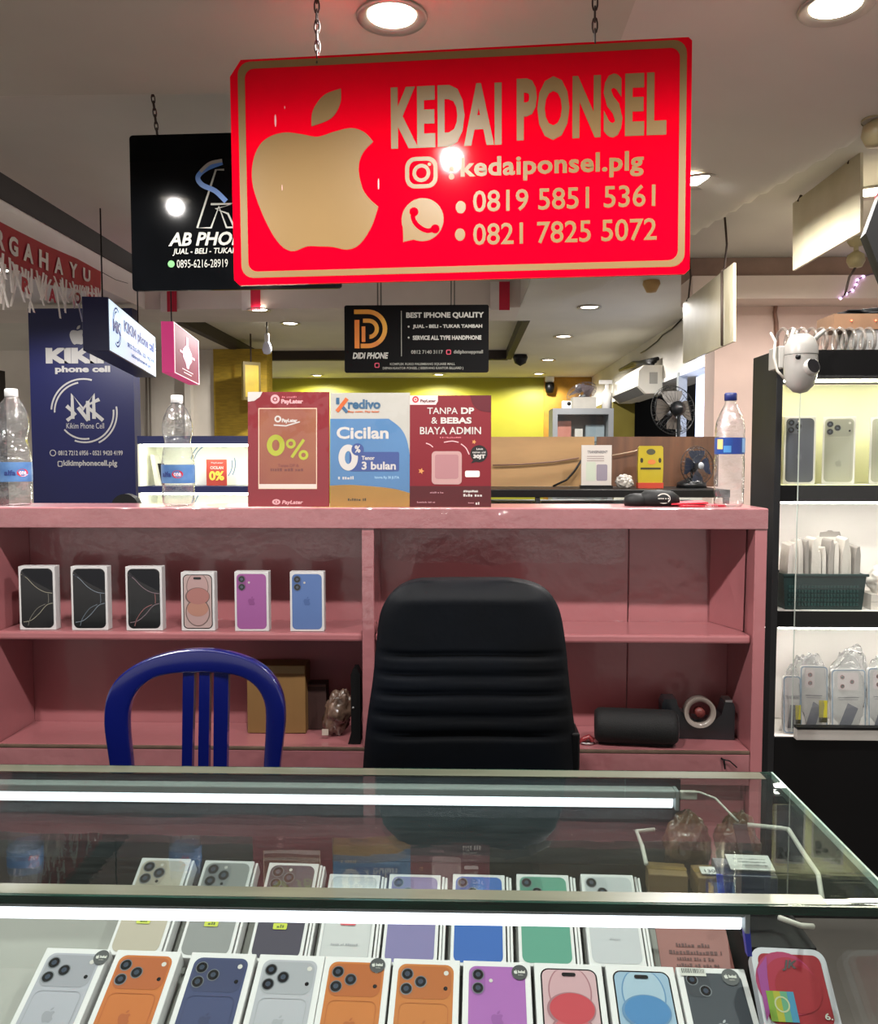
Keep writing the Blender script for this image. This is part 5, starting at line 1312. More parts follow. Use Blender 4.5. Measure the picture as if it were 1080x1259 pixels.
MB().box((bx0 - t.location.x, 0, 0), (bx1 - t.location.x, .018, zb1 - zb0), mat('plywood_tan', '8c6c44', .6, .1, 3, stretch=(1, 1, 5))).build('board', t)
t = thing('wooden_board', 'brown wooden board standing on the black counter behind the yellow bag', 'board', ((bx1 + bxr) / 2, 3.62, zb0))
MB().prism([(bx1 + .001 - t.location.x, 0), (bxr - t.location.x, 0), (bxr - t.location.x, zb1 - zb0), (bx1 + .012 - t.location.x, zb1 - zb0)][::-1], 0, .018, mat('wood_brown', '54341f', .5, .2, 5, stretch=(5, 1, .6))).build('board', t)
t = thing('cable', 'thin dark cable drooping across the tan plywood board', 'cable', W(660, 566, 3.6))
o_ = t.location.copy()
MB().tube([W(px, py, 3.605) - o_ for px, py in ((606, 572), (640, 571), (680, 568), (712, 563))], .004, mat('brown_cable', '5c4030', .6), 6).build('wire', t)
MB().tube([W(px, py, 3.60) - o_ for px, py in ((718, 562), (706, 580), (697, 590), (680, 598))], .005, BLACK, 6).build('wire', t)
MB().tube([W(px, py, 3.60) - o_ for px, py in ((753, 560), (780, 555), (785, 553))], .003, mat('pale_cable', '98826a', .6), 6).build('wire', t)
# display card
P4 = Panel('display_card', 'white upright printed card for clear phone covers on the black counter', 'card', (715, 547, 752, 597), 3.38)
P4.root.location.z = nt_ + .0008; b = P4.b(715, 547, 752, 597)
MB().box((b[0], 0, .012), (b[2], .012, b[3] + .01), mat('card_white', 'b4aea8', .4, .03)).build('card', P4.root)
MB().box((b[0] - .004, -.012, 0), (b[2] + .004, .03, .012), BLACK).build('foot', P4.root)
mb = MB().text('TRANSPARENT', (b[0] * .62, b[3] * .86, b[2] * .72, b[3] * .93), ink('5c5c60'), .02, -.001)
for j in range(3): mb.cut().poly(rect(b[0] * .64, b[3] * (.78 - .055 * j), b[2] * .5, b[3] * (.795 - .055 * j)), -.001, ink('7c6a6a'))
mb.split('lettering', P4.root)
MB().poly(rrect(b[0] * .7, .03, b[0] * .05, .105, .006), -.001, ink('a8b0a0')).build('cover_picture', P4.root)
MB().poly(rrect(b[2] * .0, .03, b[2] * .72, .095, .006), -.001, ink('7c7480')).build('cover_picture', P4.root)
# yellow bag
P5 = Panel('yellow_pack', 'yellow hanging pack with black and red print standing on the black counter', 'pack', (785, 546, 815, 598), 3.40)
P5.root.location.z = nt_ + .0008; b = P5.b(785, 546, 815, 598)
YB_ = mat('yellow_pack', 'a08e14', .35, .06, 8, coat=.4)
MB().prism([(b[0], .022), (b[2], .022), (b[2] + .002, b[3] * .5), (b[2], b[3] - .006), (b[2] - .006, b[3]), (b[0] + .006, b[3]), (b[0], b[3] - .006), (b[0] - .002, b[3] * .5)], 0, .02, YB_).build('pouch', P5.root, bevel=.003)
MB().box((b[0] - .002, -.006, 0), (b[2] + .002, .028, .022), mat('red_base', 'a8321c', .5)).build('red_base', P5.root)
mb = MB().poly(circ(.004, b[3] * .62, .016, 14, .010), -.001, ink('b86a30'))
mb.cut().poly(rect(b[0] + .008, b[3] * .44, b[2] - .008, b[3] * .49), -.001, ink('28240c'))
for dx in (-.036, .036): mb.cut().poly(circ(dx, b[3] * .66, .006, 12, .010), -.001, ink('28240c'))
mb.cut().poly(circ(0, b[3] * .86, .018, 16, .012), -.001, ink('3c3c28'))
mb.split('print', P5.root)
q = W(768, 601, 3.36)
t = thing('plastic_bag', 'small crumpled clear bag between the white card and the yellow pack', 'bag', (q.x, 3.36, nt_ + .0008))
mb = MB(); blob(mb, (0, 0, .026), .034, .02, .028, mat('clear_crumple', '9a948c', .2, .2, 20, bump=.6, bscale=30, coat=.8), 12, .3, 3); mb.build('bag', t)

def fan(label, loc, rad, yaw, pitch, m, pole, base_z, face='22262c', name='electric_fan'):
    t = thing(name, label, 'fan', (loc[0], loc[1], base_z))
    hz = loc[2] - base_z
    e = Euler((pitch, 0, yaw)); q = e.to_matrix()
    def place(o): o.location = (0, 0, hz); o.rotation_euler = e; return o
    mb = MB()
    for yy, rr in ((-.055, .55), (-.03, .92), (0, 1.0), (.03, .92)):
        mb.tube([(rad * rr * math.cos(a), yy * rad / .2, rad * rr * math.sin(a)) for a in [2 * PI * k / 40 for k in range(40)]], rad * .012, m, 6, True)
    for k in range(28):
        a = 2 * PI * k / 28; c, s_ = math.cos(a), math.sin(a)
        mb.tube([(rad * f_ * c, yy * rad / .2, rad * f_ * s_) for f_, yy in ((.18, -.062), (.55, -.055), (.92, -.03), (1, 0), (.92, .03), (.3, .05))], rad * .007, m, 4)
    place(mb.build('cage', t))
    place(MB().lathe([(.0001, -.065 * rad / .2), (rad * .17, -.063 * rad / .2), (rad * .18, -.055 * rad / .2)], mat('fan_badge', '8a8e94', .4), seg=20, axis='y').build('badge', t))
    for k in range(4):
        a0 = 2 * PI * k / 4; P_ = []
        vs = []
        for i in range(7):
            r_ = rad * (.16 + .72 * i / 6); w_ = .28 + .34 * math.sin(PI * (i + 1) / 9)
            for s_ in (-1, 1):
                a = a0 + s_ * w_ ; vs.append((r_ * math.cos(a), .02 * rad / .2 * s_, r_ * math.sin(a)))
        place(MB().add(vs, [(2 * i, 2 * i + 1, 2 * i + 3, 2 * i + 2) for i in range(6)], mat('fan_blade_' + face, face, .35), True).build('blade', t))
    place(MB().lathe([(.0001, .22 * rad / .2 * .6), (rad * .22, .11 * rad / .2), (rad * .30, .08 * rad / .2), (rad * .30, .045 * rad / .2), (.0001, .04 * rad / .2)], m, seg=24, axis='y').build('motor', t))
    b_ = q @ Vector((0, .08 * rad / .2, 0))
    if pole:
        MB().tube([(b_.x, b_.y, hz - rad * .2), (b_.x, b_.y, .03)], rad * .07, m, 12).build('pole', t)
        MB().lathe([(.0001, 0), (rad * .75, 0), (rad * .72, .02), (rad * .2, .04), (.0001, .045)], m, (b_.x, b_.y, 0), 28).build('base', t)
    return t
FANB = mat('fan_black', '101215', .4, .1)
q = W(860, 578, 3.42); 
t = fan('small dark desk fan on the black counter beside the bottle with the dark blue cap', (q.x, 3.45, W(860, 573, 3.42).z), .08, R(25), R(-4), FANB, True, nt_ + .0008, '1c2438')
q = W(829, 504, 4.6)
t = fan('large dark pedestal fan seen from behind, in front of the shop opening', (q.x, 4.62, q.z), .135, R(200), R(8), FANB, True, 0, '4a443e', 'pedestal_fan')
# far grey cabinet with things on it
G = (W(680, 500, 8.6).x, W(755, 500, 8.6).x); gzt = W(715, 502, 8.6).z
t = thing('grey_cabinet', 'grey glass-door cabinet in front of the mustard wall', 'cabinet', ((G[0] + G[1]) / 2, 8.6, 0))
w2 = (G[1] - G[0]) / 2; GR = mat('grey_metal', '84878a', .45, .06, 3)
MB().box((-w2, 0, 0), (-w2 + .05, .4, gzt), GR).box((w2 - .05, 0, 0), (w2, .4, gzt), GR).box((-w2 + .05, 0, gzt - .06), (w2 - .05, .4, gzt), GR).box((-w2 + .05, .36, 0), (w2 - .05, .4, gzt - .06), GR).build('body', t)
MB().box((-w2 + .05, .12, gzt - .36), (w2 - .05, .36, gzt - .34), GR).build('shelf', t)
MB().box((-w2 + .05, .02, .02), (w2 - .05, .03, gzt - .06), MATS['cabinet_glass']).build('glass_door', t)
for x0, x1, z0, z1, hx in ((-.24, -.10, -.33, -.12, 'c27a6c'), (-.06, .02, -.33, -.2, 'd4d0cc'), (.05, .24, -.33, -.16, '8c9aa4')): MB().box((x0, .16, gzt + z0), (x1, .34, gzt + z1), mat('stock_' + hx, hx, .5)).build('stock', t)
q = W(716, 500, 8.75)
t = fan('fan lying tilted on top of the grey cabinet', (q.x, 8.8, gzt + .17), .16, R(30), R(55), mat('fan_grey', '6a6468', .4), False, gzt + .001, '8a7c80')
t2 = MB().box((-.10, -.08, .0), (.14, .10, .12), mat('fan_foot', 'a8a49c', .5)).build('foot', t)
q = W(747, 485, 8.7)
t = thing('spray_bottle', 'white bottle standing at the right end of the grey cabinet', 'bottle', (q.x, 8.72, gzt + .0008))
MB().lathe([(.0001, 0), (.05, 0), (.05, .16), (.02, .2), (.02, .25), (.0001, .25)], WHITE, seg=18).build('bottle', t)
MB().box((-.08, -.02, .251), (.05, .02, .29), WHITE).build('spray_head', t)
q = W(697, 497, 8.7)
t = thing('small_camera', 'small white camera standing at the left end of the grey cabinet', 'camera', (q.x, 8.7, gzt + .0008))
MB().box((-.05, -.03, 0), (.05, .05, .08), WHITE).build('body', t, bevel=.01)
MB().lathe([(.0001, -.034), (.02, -.034), (.02, -.03)], BLACK, (.02, 0, .05), 14, 'y').build('lens', t)
q = W(676, 470, 11.5)
t = thing('wall_camera', 'small white camera with black lens on the far wall between lime and mustard', 'camera', (q.x, 11.5, q.z - .06))
MB().box((-.06, -.04, .06), (.06, .045, .22), WHITE).build('body', t, bevel=.02)
MB().lathe([(.0001, -.10), (.05, -.09), (.065, -.02), (.06, .04), (.0001, .05)], BLACK, (0, -.02, .01), 18, 'z').build('lens_dome', t)
# air conditioner on the side wall
ya, yb = 7.45, 8.75
ac_z0, ac_z1 = WX(790, 482, SX - .22).z, WX(790, 446, SX - .22).z
t = thing('air_conditioner', 'white wall air conditioner on the right side wall near the ceiling', 'air conditioner', (SX, ya, ac_z0))
ACW = mat('ac_white', 'd8d4c8', .4, .04, 3)
hz = ac_z1 - ac_z0
MB().add([(x, y, z) for y in (0, yb - ya) for x, z in ((-.002, 0), (-.15, 0), (-.22, .07), (-.215, hz * .8), (-.17, hz), (-.002, hz))], [(0, 1, 2, 3, 4, 5), (11, 10, 9, 8, 7, 6)] + [(i, i + 6, (i + 1) % 6 + 6, (i + 1) % 6) for i in range(6)], ACW).build('housing', t, bevel=.008)
MB().add([(-.15, .06, -.002), (-.22, .06, .066), (-.22, yb - ya - .06, .066), (-.15, yb - ya - .06, -.002), (-.152, .06, .004), (-.216, .06, .07), (-.216, yb - ya - .06, .07), (-.152, yb - ya - .06, .004)], [(0, 1, 2, 3), (0, 4, 5, 1), (3, 2, 6, 7)], mat('ac_slot', '4a4a48', .6)).build('air_slot', t)
MB().box((-.12, -.003, hz * .35), (-.05, -.001, hz * .75), mat('ac_label', '9a9890', .5)).build('rating_label', t)
t = thing('pipe_bundle', 'dark bundle of pipes and wires above the air conditioner', 'pipes', (SX - .08, 8.0, ac_z1 + .05))
mb = MB()
for k in range(3): mb.cut().tube([(.02 * k, -.5, -.03 + .02 * k), (-.02 * k, -.1, .02), (.03, .5, .05 + .02 * k), (.01, 1.1, .08)], .018, BLACK, 8)
mb.split('pipe', t)
t = thing('wall_wire', 'thin wire looping along the top of the right side wall', 'wire', WX(820, 410, SX - .01))
o_ = t.location.copy()
MB().tube([WX(px, py, SX - .012) - o_ for px, py in ((838, 393), (826, 405), (815, 412), (808, 420), (795, 430), (788, 434))], .006, BLACK, 6).build('wire', t)

# ================================================================== neighbouring stall behind, left part
SY = 4.0
X0, X1 = W(170, 600, SY).x, W(372, 600, SY).x
zt2, zr, zs1, zs0 = W(240, 536, SY).z, W(240, 546, SY).z, W(240, 598, SY).z, W(240, 606, SY).z
BLR = mat('navy_laminate', '141e52', .4, .08, 3)
t = thing('lit_showcase', 'navy framed lit showcase behind the bottle and the posters', 'showcase', (X0, SY, 0))
w_ = X1 - X0
MB().box((0, 0, zr), (w_, .24, zt2), BLR).build('top_rail', t)
MB().box((.0, .0, zs0), (w_, .23, zs1), BLR).build('shelf', t)
MB().box((0, .0, 0), (w_, .24, zs0 - .13), BLR).build('base', t)
LINC = mat('showcase_lining', 'eff0dc', .6, .02)
MB().box((0, .2305, zs0 - .13), (w_, .24, zr), LINC).build('rear_lining', t)
MB().box((0, .001, zs0 - .13), (.008, .23, zr), LINC).build('side_lining', t)
MB().box((w_ - .008, .001, zs0 - .13), (w_, .23, zr), LINC).build('side_lining', t)
for z in (zr, zs0): MB().box((.02, .02, z - .010), (w_ - .02, .045, z - .0005), glow('showcase_led', 'f6f8e0', 26)).build('light_strip', t)
kx = SY / FPX
mb = MB(); q = W(262, 570, SY + .229); ex, ez = q.x - X0, q.z
for dzv in (0, -.24 + .02):
    for r_, a0, a1 in ((30, 80, 170), (26, 70, 165), (30, -30, 15), (26, -40, 10)):
        if dzv and a0 < 0: continue
        mb.cut().band(arc(ex, ez + dzv, r_ * kx, a0, a1), arc(ex, ez + dzv, (r_ - 1.4) * kx, a0, a1), .2299, ink('6a86a8'), False)
mb.split('arc_print', t)
def sbox(label, name, px0, px1, py0, y, d, m, cat, rz=0):
    a, b = W(px0, 598, y), W(px1, 598, y)
    r_ = thing(name, label, cat, ((a.x + b.x) / 2, y, zs1 + .0008), (0, 0, R(rz)))
    w__ = b.x - a.x; MB().box((-w__ / 2, 0, 0), (w__ / 2, d, W(px0, py0, y).z - zs1), m).build('carton', r_, bevel=.002)
    return r_, w__, W(px0, py0, y).z - zs1
r_, ww, hh = sbox('small red zero percent card in the lit showcase', 'sale_card', 254, 279, 565, 4.08, .008, mat('sale_red', 'a8382c', .5), 'card')
MB().text('0%', (-ww * .36, hh * .2, ww * .38, hh * .56), ink('d8c04a'), .04, -.001).text('CICILAN', (-ww * .3, hh * .63, ww * .34, hh * .74), PWH, .03, -.001).text('PayLater', (-ww * .25, hh * .83, ww * .35, hh * .9), ink('d8a0a0'), .03, -.001).split('lettering', r_)
sbox('white box behind the red card in the lit showcase', 'white_box', 242, 254, 571, 4.12, .06, CARTON, 'box')
sbox('dark phone leaning in the lit showcase beside the bottle', 'dark_phone', 193, 200, 570, 4.12, .03, MATTE, 'phone')
r_ = thing('leaning_stand', 'white leaning stand at the left end of the lit showcase', 'stand', (W(193, 598, 4.1).x, 4.09, zs1 + .001))
MB().hexa([(-.005, 0, 0), (.018, 0, 0), (.018, .08, 0), (-.005, .08, 0), (-.026, 0, .15), (-.010, 0, .15), (-.010, .08, .15), (-.026, .08, .15)], mat('frame_white', 'c8c6b8', .5)).build('panel', r_)
q = W(156, 620, 3.0)
t = thing('chair_back', 'black rounded chair top just showing behind the pink cabinet at the left', 'chair', (q.x, 3.0, 0))
zc_ = W(156, 607, 3.0).z
MB().prism([(.05 * math.cos(R(a)) * 1.0, zc_ - .05 + .05 * math.sin(R(a))) for a in range(0, 181, 15)] + [(-.06, .5), (.06, .5)], -.02, .02, MATTE).build('backrest', t, bevel=.008)
MB().box((-.2, -.35, .44), (.2, .03, .5), MATTE).build('seat', t, bevel=.02)
for sx_ in (-.17, .17):
    for sy_ in (-.32, .0): MB().tube([(sx_, sy_, .44), (sx_, sy_, 0)], .014, BLACK, 8).build('leg', t)
t = thing('dark_column', 'dark brown door post at the left edge behind the bottle', 'post', (W(2, 560, 7.5).x - .1, 7.5, 0))
MB().box((-.12, 0, 0), (.1, .1, W(0, 455, 7.5).z), DARKB).build('post', t)
q = W(310, 470, 8.2)
t = thing('yellow_sign', 'small yellow framed sign hanging edge-on by the mustard brick wall', 'sign', (q.x, 8.2, W(310, 492, 8.2).z), (0, 0, R(38)))
hh = W(310, 445, 8.2).z - W(310, 492, 8.2).z
MB().box((-.09, 0, 0), (.09, .04, hh), mat('sign_yellow', 'a8902a', .5, .1)).build('board', t)
MB().band(rect(-.09, 0, .09, hh), rect(-.07, .03, .07, hh - .03), -.002, mat('sign_dark_yellow', '5c4c14', .5)).build('frame', t)
MB().tube([(0, .02, hh), (0, .02, CEIL + .1 - t.location.z)], .008, RUST, 6).build('hanging_rod', t)
for k, px in enumerate((178, 182)):
    q = W(px, 500, 8.5); t = thing('wall_pipe', 'thin dark pipe running down the white wall right of the navy column', 'pipe', (q.x, 8.56, 0), group='wall pipes')
    MB().tube([(0, 0, 0), (0, 0, CEIL - .02)], .012, mat('pipe_grey', '6a6258', .6), 8).build('pipe', t)

# ================================================================== security camera, coil and crate at the black cabinet
q = W(985, 447, 2.36)
t = thing('security_camera', 'white dome security camera with two antennas at the top corner of the black cabinet', 'camera', (q.x, 2.36, q.z))
CW_ = mat('camera_white', '96948f', .35, .03, coat=.2)
k = 2.36 / FPX
MB().lathe([(.0001, 36 * k), (8 * k, 35 * k), (15 * k, 30 * k), (19 * k, 20 * k), (19.5 * k, 11 * k), (19.5 * k, 10.4 * k)], CW_, seg=32).build('dome', t)
MB().lathe([(19.2 * k, 9.8 * k), (19.5 * k, -5 * k), (19 * k, -15 * k), (15 * k, -27 * k), (8 * k, -34 * k), (.0001, -36 * k)], CW_, seg=32).build('body', t)
MB().lathe([(18.6 * k, 10.6 * k), (18.6 * k, 9.6 * k)], BLACK, seg=32).build('seam', t)
e = Euler((R(-14), 0, R(20)))
ey = MB().lathe([(11 * k, -6 * k), (11 * k, -18 * k), (10 * k, -21 * k), (8.6 * k, -22 * k)], CW_, (0, 0, 0), 24, 'y').build('eye_housing', t, (0, 0, -10 * k), e)
MB().lathe([(.0001, -21.6 * k), (5 * k, -21.9 * k), (8.8 * k, -21.8 * k)], LENS, (0, 0, 0), 24, 'y').build('lens', t, (0, 0, -10 * k), e)
MB().lathe([(.0001, -20 * k), (3.0 * k, -19.6 * k), (3.2 * k, -18 * k)], BLACK, (0, 0, 0), 14, 'y').build('sensor', t, (-1 * k, 0, 6 * k), (0, 0, R(-28)))
MB().tube([(13 * k, 0, 26 * k), (23 * k, -.002, 36 * k), (27 * k, -.003, 40 * k)], [3 * k, 2.6 * k, 2.2 * k], CW_, 10).build('antenna', t)
MB().tube([(-13 * k, .012, 24 * k), (-9 * k, .015, 34 * k), (-6 * k, .015, 43 * k)], [3 * k, 2.6 * k, 2.2 * k], CW_, 10).build('antenna', t)
MB().box((-25 * k, .01, -5 * k), (-17 * k, .088, 22 * k), CW_).build('bracket', t, bevel=.003)
t2 = W(958, 430, 2.36) - t.location
MB().tube([(-17 * k, .01, -18 * k), (-26 * k, .012, -8 * k), (-30 * k, .014, 8 * k), (-28 * k, .02, 28 * k), (-27 * k, .06, 40 * k)], 1.6 * k, WW, 8).build('cable', t)
t = thing('plastic_coil', 'coil of shiny clear spiral tubing lying on top of the black cabinet', 'coil', (BX0 + .02, 2.488, bt + .0008))
COILM = clear('coil_plastic', (.82, .8, .78), f0=.12, rough=.1, gain=1.5, haze=.3, hazecol='b0a8a0')
mb = MB(); n = 240; L_ = .27
pts = [(L_ * i / n, .030 * math.cos(2 * PI * 10 * i / n), .034 + .030 * math.sin(2 * PI * 10 * i / n)) for i in range(n + 1)]
mb.tube(pts, .0045, COILM, 6); mb.build('spiral', t)
q = W(1050, 405, 2.56)
t = thing('wooden_crate', 'low wooden crate with dark stuff and small red lights on top of the black cabinet', 'crate', (q.x + .09, 2.592, bt + .0008))
WD = mat('crate_wood', '7a5a40', .6, .15, 8)
zq = W(1050, 388, 2.56).z - bt
MB().box((-.16, -.06, zq - .045), (.2, -.05, zq), WD).box((-.16, .05, zq - .045), (.2, .06, zq), WD).box((-.16, -.05, zq - .045), (.2, .05, zq - .04), WD).box((-.16, -.05, zq - .04), (-.15, .05, zq), WD).build('box', t)
MB().box((-.10, -.055, 0), (.2, .055, zq - .046), mat('clear_tub', '8c8c8a', .2, .1, coat=.6)).build('tub', t)
mb = MB(); blob(mb, (.03, 0, zq + .002), .15, .045, .022, MATTE, 21, .35, 3, False); mb.build('dark_cloth', t)
for dx in (-.11, -.04, .03, .10): MB().lathe([(.0001, -.003), (.003, 0), (.0001, .003)], glow('red_led', 'ff5a3a', 4), (dx, -.062, zq - .02), 10).build('red_light', t)
t = thing('string_lights', 'string of tiny violet lights below the beam at the right edge', 'string lights', W(1045, 352, 4.742))
o_ = t.location.copy(); pts = [W(px, py, 4.742) - o_ for px, py in ((1034, 367), (1041, 361), (1049, 357), (1053, 350), (1055, 344), (1062, 340), (1075, 336))]
MB().tube(pts, .003, mat('violet_wire', '6a5078', .6), 5).build('wire', t)
for p in pts[:-1]: MB().lathe([(.0001, -.008), (.008, 0), (.0001, .008)], glow('violet_led', 'e0b8ff', 5), p, 10).build('light', t)
t = thing('wall_cable', 'brown cable running down the pink wall above the security camera', 'cable', W(955, 400, 4.98))
o_ = t.location.copy()
MB().tube([W(px, py, 4.985) - o_ for px, py in ((955, 372), (953, 384), (955, 396), (956, 430), (956, 470))], .012, mat('brown_conduit', '8a6656', .6, .15), 8).build('cable', t)

# ================================================================== goods in the black cabinet
def zbase(z): return z + .0028
for px0, px1, kind, c, c2, rz, lb in ((966, 989, 'three', '6a6e7a', '7c808c', 0, 'white phone box with slate grey phone on the top lit cabinet shelf'),
                                     (1020, 1048, 'plateau', 'c8c8b8', 'b4b4a6', -24, 'pale phone box with three-lens phone turned sideways on the top lit shelf'),
                                     (1078, 1108, 'plain', 'c8c8b8', 'b4b4a6', -24, 'phone box cut by the right border on the top lit cabinet shelf')):
    y = 2.50; a, b = W(px0, 590, y), W(px1, 590, y); h = W(px0, 512, y).z - zbase(o1b)
    w = .088
    t = phone_box(lb, kind, c, c2, w, h, .034, None, 0, 'phone boxes in the black cabinet')
    t.location = ((a.x + b.x) / 2 + (.012 if rz == 0 else 0), y + (.0 if rz == 0 else .018), zbase(o1b)); t.rotation_euler = (0, 0, R(rz if rz else -8))
# basket of packets
t = thing('basket', 'dark green woven plastic basket on the middle lit shelf of the black cabinet', 'basket', (W(1010, 752, 2.50).x, 2.515, zbase(o2b)))
BSK = mat('basket_green', '0f2f2e', .45, .1, 20)
xa, xb_ = W(957, 740, 2.47).x + .012 - t.location.x, W(1064, 740, 2.47).x - t.location.x
hb = W(1000, 706, 2.47).z - zbase(o2b)
def frame_basket(mb, z0, z1, g0, g1):
    mb.hexa([(xa + g0, -.045, z0), (xb_ - g0, -.045, z0), (xb_ - g0, -.042, z0), (xa + g0, -.042, z0), (xa, -.050, z1), (xb_, -.050, z1), (xb_, -.047, z1), (xa, -.047, z1)], BSK)
    mb.hexa([(xa + g0, .045, z0), (xb_ - g0, .045, z0), (xb_ - g0, .048, z0), (xa + g0, .048, z0), (xa, .050, z1), (xb_, .050, z1), (xb_, .053, z1), (xa, .053, z1)], BSK)
    mb.hexa([(xa + g0, -.042, z0), (xa + g0 + .003, -.042, z0), (xa + g0 + .003, .045, z0), (xa + g0, .045, z0), (xa, -.047, z1), (xa + .003, -.047, z1), (xa + .003, .050, z1), (xa, .050, z1)], BSK)
    mb.hexa([(xb_ - g0 - .003, -.042, z0), (xb_ - g0, -.042, z0), (xb_ - g0, .045, z0), (xb_ - g0 - .003, .045, z0), (xb_ - .003, -.047, z1), (xb_, -.047, z1), (xb_, .050, z1), (xb_ - .003, .050, z1)], BSK)
mb = MB(); frame_basket(mb, .0, hb, .008, 0); mb.box((xa + .008, -.042, 0), (xb_ - .008, .045, .003), BSK); mb.build('body', t)
mb = MB()
for r_ in range(5):
    for c_ in range(22): mb.box((xa + .016 + c_ * (xb_ - xa - .034) / 22, -.0505, .012 + r_ * .013), (xa + .016 + (c_ + .62) * (xb_ - xa - .034) / 22, -.046, .019 + r_ * .013), mat('basket_weave', '1c4442', .4, .1))
mb.build('weave', t)
MB().box((xa - .004, -.056, hb - .006), (xb_ + .006, -.0475, hb + .002), BSK).build('rim', t, bevel=.002)
PKT = mat('packet_white', 'dad4cc', .4, .05, 12, bump=.2, bscale=40, coat=.3); PKG = mat('packet_grey', 'a8a29c', .4, .08)
rng = random.Random(11); bx_, by_ = t.location.x, t.location.y; x = xa + .014; i = 0
kinds = ['leaning', 'upright', 'folded', 'bulging', 'thin', 'tall', 'creased', 'narrow', 'wide', 'short', 'tilted', 'plain', 'crumpled', 'flat']
while x < xb_ - .022:
    w_ = rng.uniform(.011, .02); hh = rng.uniform(.165, .205); 
    p = thing('white_packet', 'white packaged cable standing in the green basket on the middle lit shelf', 'packet', (bx_ + x + w_ / 2, by_, zbase(o2b) + .006), (R(rng.uniform(-4, 4)), R(rng.uniform(-1, 2.0)), 0), 'white packets in the basket')
    o = MB().prism([(-w_ / 2 + .001, 0), (w_ / 2 - .001, 0), (w_ / 2 - .001, hh * .86), (w_ * .2, hh), (-w_ * .25, hh * .97), (-w_ / 2 + .001, hh * .8)][::-1], -.034, .03, PKT if i % 4 != 3 else PKG).build('packet', p, bevel=.0025)
    x += w_ + .0022; i += 1
q = W(1018, 660, 2.6)
t = thing('hang_card', 'white hang-tag package with grey top behind the basket on the middle lit shelf', 'package', (q.x, 2.585, zbase(o2b)))
hh = W(1018, 652, 2.585).z - zbase(o2b)
MB().box((-.045, 0, 0), (.045, .008, hh - .02), PKT).build('card', t)
MB().prism([(-.03, hh - .02), (.035, hh - .02), (.03, hh - .004), (.012, hh - .004), (.006, hh), (-.004, hh), (-.008, hh - .004), (-.028, hh - .006)][::-1], .001, .004, PKG).build('hanger', t)
q = W(1076, 742, 2.48)
t = thing('white_box', 'stack-like white box right of the basket on the middle lit shelf', 'box', (q.x + .03, 2.50, zbase(o2b)))
MB().box((-.045, -.03, 0), (.05, .05, .045), PKT).box((-.045, -.0305, .022), (.05, -.0295, .024), PKG).build('carton', t, bevel=.002)
p = thing('plastic_bag', 'white crumpled bag lying on the white box right of the basket', 'bag', (q.x + .035, 2.50, zbase(o2b) + .046))
mb = MB(); blob(mb, (0, 0, .035), .045, .035, .045, PKT, 31, .3, 2.5); mb.build('bag', p)
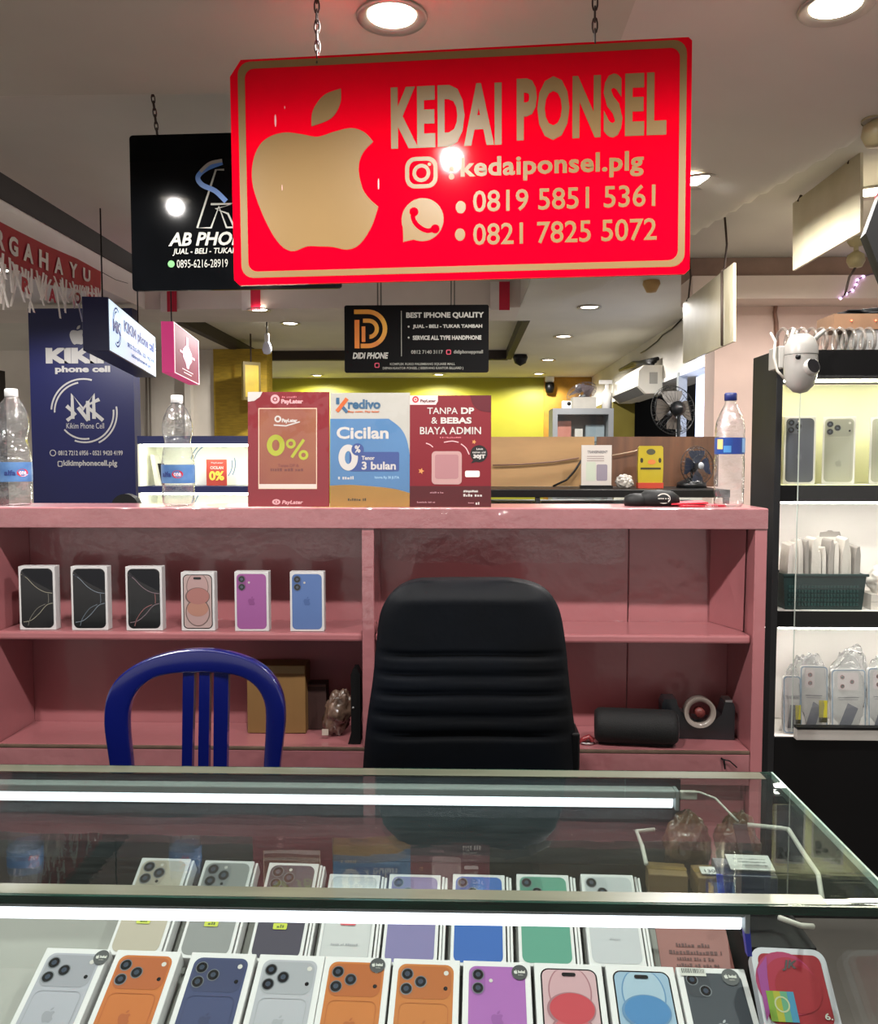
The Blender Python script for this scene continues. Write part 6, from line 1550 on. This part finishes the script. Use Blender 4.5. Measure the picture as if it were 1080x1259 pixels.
# phone cover packages on the bottom lit shelf
BAGC = clear('poly_bag', (.93, .94, .95), f0=.08, rough=.08, gain=1.6, haze=.22, hazecol='d0d0d0', bump=.5, bscale=30)
for px0, px1, py0, lens_, rz, yl, lb in ((957, 984, 832, 0, 0, True, 'white phone cover package with dark grey cover picture, leftmost on the bottom lit shelf'),
                                    (985, 1018, 820, 2, -4, True, 'phone cover package with red two-lens cutout and yellow tag on the bottom lit shelf'),
                                    (1023, 1066, 824, 3, 2, False, 'phone cover package with three lens cutouts on the bottom lit shelf'),
                                    (1068, 1104, 822, 2, 3, False, 'phone cover package cut by the right border on the bottom lit shelf')):
    y = 2.475; a, b = W(px0, 880, y), W(px1, 880, y); w = b.x - a.x; hh = W(px0, py0, y).z - zbase(o3b)
    t = thing('cover_package', lb, 'phone cover package', ((a.x + b.x) / 2 + (.01 if px0 < 960 else 0), y, zbase(o3b)), (R(-4), 0, R(rz)), 'phone cover packages')
    if px0 < 960: w -= .012
    MB().prism(rrect(-w / 2, 0, w / 2, hh, .010)[::-1], 0, .010, mat('cover_card', 'd6d4d2', .4, .04)).build('card', t, bevel=.001)
    o_, i_ = rrect(-w / 2 + .001, .003, w / 2 - .001, hh - .001, .010), rrect(-w / 2 + .004, .006, w / 2 - .004, hh - .004, .008)
    MB().band(o_, i_, -.002, mat('cover_rim', '8aa0b4', .2, .05, coat=.5)).build('cover_edge', t)
    mb = MB()
    if lens_:
        mb.poly(rrect(-w * .32, hh * .68, w * (.02 if lens_ == 2 else .3), hh * .95, .008), -.0012, ink('e8dcdc'))
        for lx, lz in (((-.14, .75), (-.14, .87)) if lens_ == 2 else ((-.18, .88), (-.18, .74), (.1, .81))): mb.poly(circ(w * lx, hh * lz, .0065, 16), -.0018, ink('8a3a3a')).poly(circ(w * lx, hh * lz, .0042, 14), -.0022, LENS)
        mb.poly(rect(-w * .3, hh * .56, w * .3, hh * .575), -.0012, ink('8c8c90')).poly(rect(-w * .28, hh * .53, w * .28, hh * .54), -.0012, ink('a0a0a4'))
    else: mb.text('TRANSPARENT', (-w * .36, hh * .60, w * .42, hh * .66), ink('7c7c80'), .02, -.0012)
    mb.build('lens_print', t)
    pt = [(-.3, .12), (.0, .05), (.28, .40), (-.02, .48)] if lens_ else [(-.25, .1), (.1, .1), (.22, .5), (-.1, .5)]
    MB().poly([(w * u, hh * v) for u, v in pt], -.0012, ink('6c7080') if lens_ else ink('70747a')).build('cover_picture', t)
    if yl: MB().poly(rect(w * .18, hh * .25, w * .48, hh * .50), -.0028, ink('c8bc28')).poly(rect(w * .18, hh * .18, w * .48, hh * .25), -.0028, ink('3a381c')).build('yellow_tag', t)
    mb = MB(); blob(mb, (0, .004, hh * .60 * .92 + .006), w * .52, .012, hh * .60, BAGC, px0, .16, 3); mb.build('plastic_sleeve', t)
for px, py, sx, lb in ((992, 815, .05, 'crumpled clear bag behind the left cover packages on the bottom lit shelf'), (1050, 806, .06, 'crumpled clear bag with silver glints behind the right cover packages on the bottom lit shelf')):
    q = W(px, py, 2.56)
    t = thing('plastic_bag', lb, 'bag', (q.x, 2.57, zbase(o3b)))
    mb = MB(); hh = q.z - zbase(o3b) + .02; blob(mb, (0, 0, hh / 2 * .92 + .002), sx, .026, hh / 2, BAGC, px, .3, 3); mb.build('bag', t)
